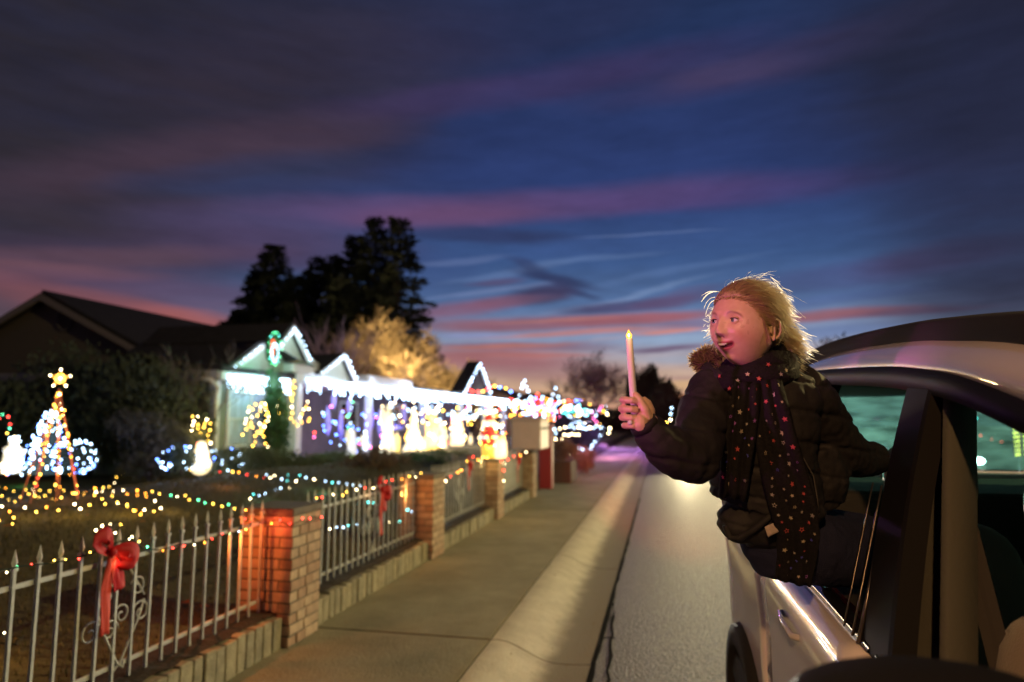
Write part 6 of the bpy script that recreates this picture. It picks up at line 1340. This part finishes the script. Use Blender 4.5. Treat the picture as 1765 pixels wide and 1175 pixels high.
mb.tube([PY(a, b, c) for a, b, c, _ in A1], [r for *_, r in A1], 20)
mb.ball(PY(1197, 795, 1.60), (.058, .055, .050), 16, 12)
A2 = [(1368, 668, 1.82, .070), (1392, 690, 1.86, .072), (1420, 735, 1.93, .070), (1448, 775, 1.99, .066), (1480, 792, 2.05, .055), (1510, 790, 2.12, .045)]
mb.tube([PY(a, b, c) for a, b, c, _ in A2], [r for *_, r in A2], 20)
mb.tube([PY(1380, 760, 1.95), PY(1392, 820, 1.98), PY(1396, 862, 2.0)], [.10, .110, .085], 16)
coat = remesh('coat', mb, .0042, 7, COATM, girl)
# quilted baffles and crumpled folds pressed into the cloth
me = coat.data; me.update(); n_ = len(me.vertices)
def push(me, fn):
    n = len(me.vertices); co = np.empty(n*3, 'f'); no = np.empty(n*3, 'f'); me.vertices.foreach_get('co', co); me.vertices.foreach_get('normal', no)
    co = co.reshape(-1, 3); no = no.reshape(-1, 3); k = np.array([fn(Vector(c.tolist())) for c in co])[:, None]
    me.vertices.foreach_set('co', (co+no*k).astype('f').ravel()); me.update()
push(me, lambda c: .0040*mnoise.noise(c*22)+.0022*mnoise.noise(c*55)-(.0045*math.exp(-((math.fmod(c.z+9+.15*c.x+.01*mnoise.noise(c*9), .075)-.0375)/.006)**2) if c.z < 1.72 else 0))
# cuff, hem and zip
g_ = MB(); a, b = PY(1113, 737, 1.502), PY(1106, 724, 1.495); g_.tube([a, b], [.031, .028], 18, cap=False); solidify(g_.build('cuff', COATM, girl, smooth=True), .004, 0)
g_ = MB(); g_.tube([PY(1250, 905, 1.80), PY(1258, 926, 1.80), PY(1275, 928, 1.79), PY(1300, 912, 1.775), PY(1330, 888, 1.765), PY(1355, 868, 1.775)], [.008]*6, 8); g_.build('hem', COATM, girl, smooth=True)
g_ = MB(); g_.tube([PY(1362, 780, 1.71), PY(1385, 790, 1.735), PY(1402, 820, 1.76), PY(1408, 855, 1.78), PY(1412, 885, 1.80)], .0018, 5); g_.build('pocket_piping', mat('piping_grey', (.10, .09, .09), .5), girl, smooth=True)
# jeans: hip on the sill, thigh running into the car
mb = MB(); mb.ball(PY(1345, 930, 1.92), (.105, .09, .085), 20, 14)
mb.tube([PY(1318, 900, 1.90), PY(1338, 932, 1.92), PY(1390, 940, 1.97), PY(1450, 950, 2.06), PY(1520, 960, 2.15)], [.08, .098, .10, .095, .085], 18)
mb.tube([PY(1345, 935, 1.98), PY(1420, 930, 2.1), PY(1500, 935, 2.25)], [.09, .09, .08], 16)
jeans = remesh('jeans', mb, .005, 6, JEANM, girl)
push(jeans.data, lambda c: .0035*mnoise.noise(c*16)+.002*mnoise.noise(c*45))
# pale tag at the jacket's edge
g_ = MB(); rws = []
A_, B_, C_, D_ = PY(1318, 908, 1.745), PY(1348, 894, 1.735), PY(1349, 912, 1.738), PY(1324, 926, 1.745)
for j in range(5): rws.append([A_.lerp(D_, j/4).lerp(B_.lerp(C_, j/4), i/6)+Vector((0, .003*math.sin(i*1.3), 0)) for i in range(7)])
g_.grid(rws); solidify(g_.build('fabric_tag', mat('tag_cloth', (.42, .34, .30), .8, bump=.3, bscale=200), girl, smooth=True), .0015, 0)
# scarf
SCM = mat('scarf_black', (.010, .009, .011), .9, spec=.2, bump=.5, bscale=120)
scarf = empty('scarf', Vector((0, 0, 0))); scarf.parent = girl; SO = -Vector(girl.location)
SURF = []
def sc_build(mb_, nm): o_ = mb_.build(nm, SCM, scarf, smooth=True, loc=SO); return o_
nc = PY(1298, 640, 1.765)
for q, (dz, rx, ry, th, tlt) in enumerate([(.012, .078, .072, .024, .22), (-.016, .088, .080, .026, .16), (.030, .068, .062, .018, .3)]):
    g_ = MB(); path = [nc+Vector((rx*math.cos(a), ry*math.sin(a), dz+tlt*rx*math.cos(a)+.006*math.sin(3*a+q))) for a in [i*math.tau/28 for i in range(29)]]
    rows = []
    for i, p in enumerate(path):
        rad = Vector((p.x-nc.x, p.y-nc.y, 0)).normalized(); row = []
        for k in range(13):
            b = k*math.tau/13; rr = th*(1+.16*math.sin(5*b+i*.35)+.08*math.sin(9*b)); row.append(p+rad*(rr*.7*math.cos(b))+Vector((0, 0, rr*math.sin(b))))
        rows.append(row)
    g_.grid(rows, closed=True); sc_build(g_, 'neck_loop')
    SURF.append(('loop', rows))
def tail(path, widths, nrm, amp, nm):
    pts = []
    for i in range(len(path)-1):
        for k in range(5): pts.append(path[i].lerp(path[i+1], k/5))
    pts.append(path[-1]); W_ = [widths[min(len(widths)-1, int(i/5))]+(widths[min(len(widths)-1, int(i/5)+1)]-widths[min(len(widths)-1, int(i/5))])*((i % 5)/5) for i in range(len(pts))]
    rows = []
    for i, p in enumerate(pts):
        t = (pts[min(i+1, len(pts)-1)]-pts[max(i-1, 0)]).normalized(); b = t.cross(nrm).normalized(); n = b.cross(t)
        rows.append([p+b*(W_[i]*(k/16-.5))-n*(amp*(math.cos(k/16*math.tau*2.5+i*.12)+.25*math.sin(i*.8+k*.5))) for k in range(17)])
    g_ = MB(); g_.grid(rows); o_ = sc_build(g_, nm); solidify(o_, .006, 0); SURF.append(('tail', rows, nrm)); return rows
toC = Vector((-.12, -1, .05)).normalized()
tr = tail([PY(1322, 655, 1.675), PY(1328, 700, 1.665), PY(1338, 760, 1.678), PY(1352, 820, 1.70), PY(1366, 870, 1.715), PY(1376, 920, 1.735), PY(1372, 965, 1.775), PY(1366, 1004, 1.80)], [.06, .075, .088, .098, .10, .092, .084, .078], toC, .006, 'scarf_tail')
tl_ = tail([PY(1288, 660, 1.670), PY(1283, 700, 1.662), PY(1276, 750, 1.675), PY(1268, 800, 1.70), PY(1262, 858, 1.735)], [.055, .065, .068, .066, .060], toC, .006, 'scarf_tail')
# printed stars on the scarf
g_ = MB(); random.seed(33); SC_ = [mat('star_cream', (.42, .35, .25), .6), mat('star_coral', (.45, .07, .07), .6), mat('star_violet', (.30, .10, .45), .6), mat('star_grey', (.34, .30, .28), .6), mat('star_blue', (.08, .08, .50), .6)]
def put_star(p, u, v, n, R_, mi, hollow):
    n = n*.0016+toC*.0030; rot = random.uniform(0, 6)
    out = [p+n+u*(rr*math.cos(a+rot))+v*(rr*math.sin(a+rot)) for i, a, rr in [(i, i*math.pi/5, R_ if i % 2 == 0 else R_*.45) for i in range(10)]]
    if hollow:
        inn = [p+n+(q-p-n)*.58 for q in out]; g_.add(out+inn, [(i, (i+1) % 10, 10+(i+1) % 10, 10+i) for i in range(10)], mi)
    else: g_.add(out+[p+n], [(i, (i+1) % 10, 10) for i in range(10)], mi)
for kind in SURF[3:]:
    rows = kind[1]; n1 = len(rows); used = []
    cand = [(random.uniform(1, n1-2), random.uniform(1.5, 14.5)) for _ in range(900)]
    for (a, b) in cand:
        i, k = int(a), int(b); p = Vector(rows[i][k]).lerp(Vector(rows[i+1][k]), a-i).lerp(Vector(rows[i][k+1]), b-k)
        R_ = random.choice((.0038, .0048, .0058, .0072))
        if any((p-q).length < .0095+r_+R_ for q, r_ in used): continue
        u = (Vector(rows[i][k+1])-Vector(rows[i][k])).normalized(); w_ = (Vector(rows[i+1][k])-Vector(rows[i][k])).normalized(); n = toC
        used.append((p, R_)); left = rows is tl_
        mi = random.choices(range(5), (3, 3, 3, 1.5, 2.5) if left else (4, 3, .8, 3, .2))[0]; put_star(p, u, w_, n, R_, mi, random.random() < .25)
rows = SURF[1][1]
for i, k in ((17, 1), (18, 11), (20, 0), (21, 12), (22, 2), (23, 0), (19, 12), (24, 1), (16, 0)):
    p = Vector(rows[i][k]); n = Vector((p.x-nc.x, p.y-nc.y, .02)).normalized(); u = Vector((0, 0, 1)).cross(n).normalized(); put_star(p+n*.001, u, n.cross(u), n, .0062, (0, 1, 1, 3)[i % 4], False)
g_.build('star_print', SC_, scarf, loc=SO, fix=False, kind='stuff')
# collar and fur trim of the hood
g_ = MB(); path = [PY(1222, 640, 1.80), PY(1245, 655, 1.74), PY(1275, 668, 1.705), PY(1310, 668, 1.705), PY(1345, 645, 1.73), PY(1362, 612, 1.80), PY(1352, 600, 1.88), PY(1300, 610, 1.90), PY(1240, 625, 1.87), PY(1222, 640, 1.80)]
g_.tube(path, [.030, .030, .026, .028, .034, .036, .034, .03, .03, .03], 14); hood = remesh('hood', g_, .004, 5, COATM, girl)
FUR = leafmat('fur_tan', (.36, .25, .15), .55, .3)
ms = MB(); random.seed(55)
def fur(c, r, n, L_, bias):
    for k in range(n):
        d = Vector((random.gauss(0, 1), random.gauss(0, 1), random.gauss(0, 1))).normalized(); p = c+Vector((d.x*r[0], d.y*r[1], d.z*r[2]))*.8; v = (d+bias*.6+Vector([random.gauss(0, .25) for _ in range(3)])).normalized(); pts = [p]; l = L_*random.uniform(.6, 1.3)
        for i in range(3): v = (v+Vector([random.gauss(0, .2) for _ in range(3)])).normalized(); p = p+v*l/3; pts.append(p)
        strand(ms, pts, random.uniform(.0007, .0012))
fl = [PY(1206, 622, 1.82), PY(1216, 614, 1.82), PY(1228, 612, 1.81), PY(1238, 622, 1.79), PY(1215, 630, 1.80), PY(1246, 640, 1.76)]
for c in fl: fur(c, (.016, .018, .014), 430, .020, Vector((-.7, 0, .1)))
for c in [PY(1338, 606, 1.76), PY(1348, 594, 1.79), PY(1354, 582, 1.83), PY(1345, 600, 1.84), PY(1330, 622, 1.745)]: fur(c, (.015, .018, .016), 380, .014, Vector((.3, 0, .4)))
ms.build('fur_trim', FUR, girl, fix=False)
g_ = MB()
for c in fl[:5]: g_.ball(c, (.017, .018, .015), 10, 8)
for c in [PY(1338, 606, 1.76), PY(1348, 594, 1.79), PY(1354, 584, 1.83)]: g_.ball(c, (.015, .018, .016), 10, 8)
g_.build('fur_lining', mat('fur_under', (.12, .08, .045), .9, bump=1, bscale=90), girl, smooth=True)
# ring on the little finger side
r_ = MB(); rc = hp(1086, 728, -.0235); r_.ball(rc, (.0055, .003, .005), 10, 8); r_.build('ring', mat('ring_pearl', (.75, .74, .78), .15, spec=.8), girl, smooth=True)
# the candle she holds
cb, ct = PY(1096, 745, HY+.004), PY(1084.5, 583, 1.478); e = empty('candle', cb, 'slim white battery candle with a yellow flame tip held upright in her fist', 'candle')
m = MB(); m.tube([cb, cb.lerp(ct, .5), ct], [.0079, .0077, .0073], 16); m.build('wax', mat('candle_wax', (.76, .73, .72), .45, spec=.4), e, smooth=True, bevel=.001)
ax_ = (ct-cb).normalized(); m = MB(); u_ = ax_.orthogonal().normalized(); v_ = ax_.cross(u_)
m.grid([[ct+ax_*z_+(u_*math.cos(a)+v_*math.sin(a))*rr for a in [i*math.tau/12 for i in range(12)]] for z_, rr in ((0, .0045), (.003, .0062), (.007, .0064), (.011, .0045), (.015, .0020), (.0185, .0004))], closed=True)
m.build('flame_tip', emit('flame_amber', (1, .42, .03), 2.0), e, smooth=True); m = MB(); m.ball(ct+ax_*.006-Vector((0, .0045, 0)), (.0028, .003, .0042), 8, 6); m.build('flame_core', emit('flame_core', (1, .85, .35), 7), e, smooth=True)
lamp('candle_light', ct+ax_*.01+Vector((0, -.03, .01)), (1, .6, .2), .05, .006)
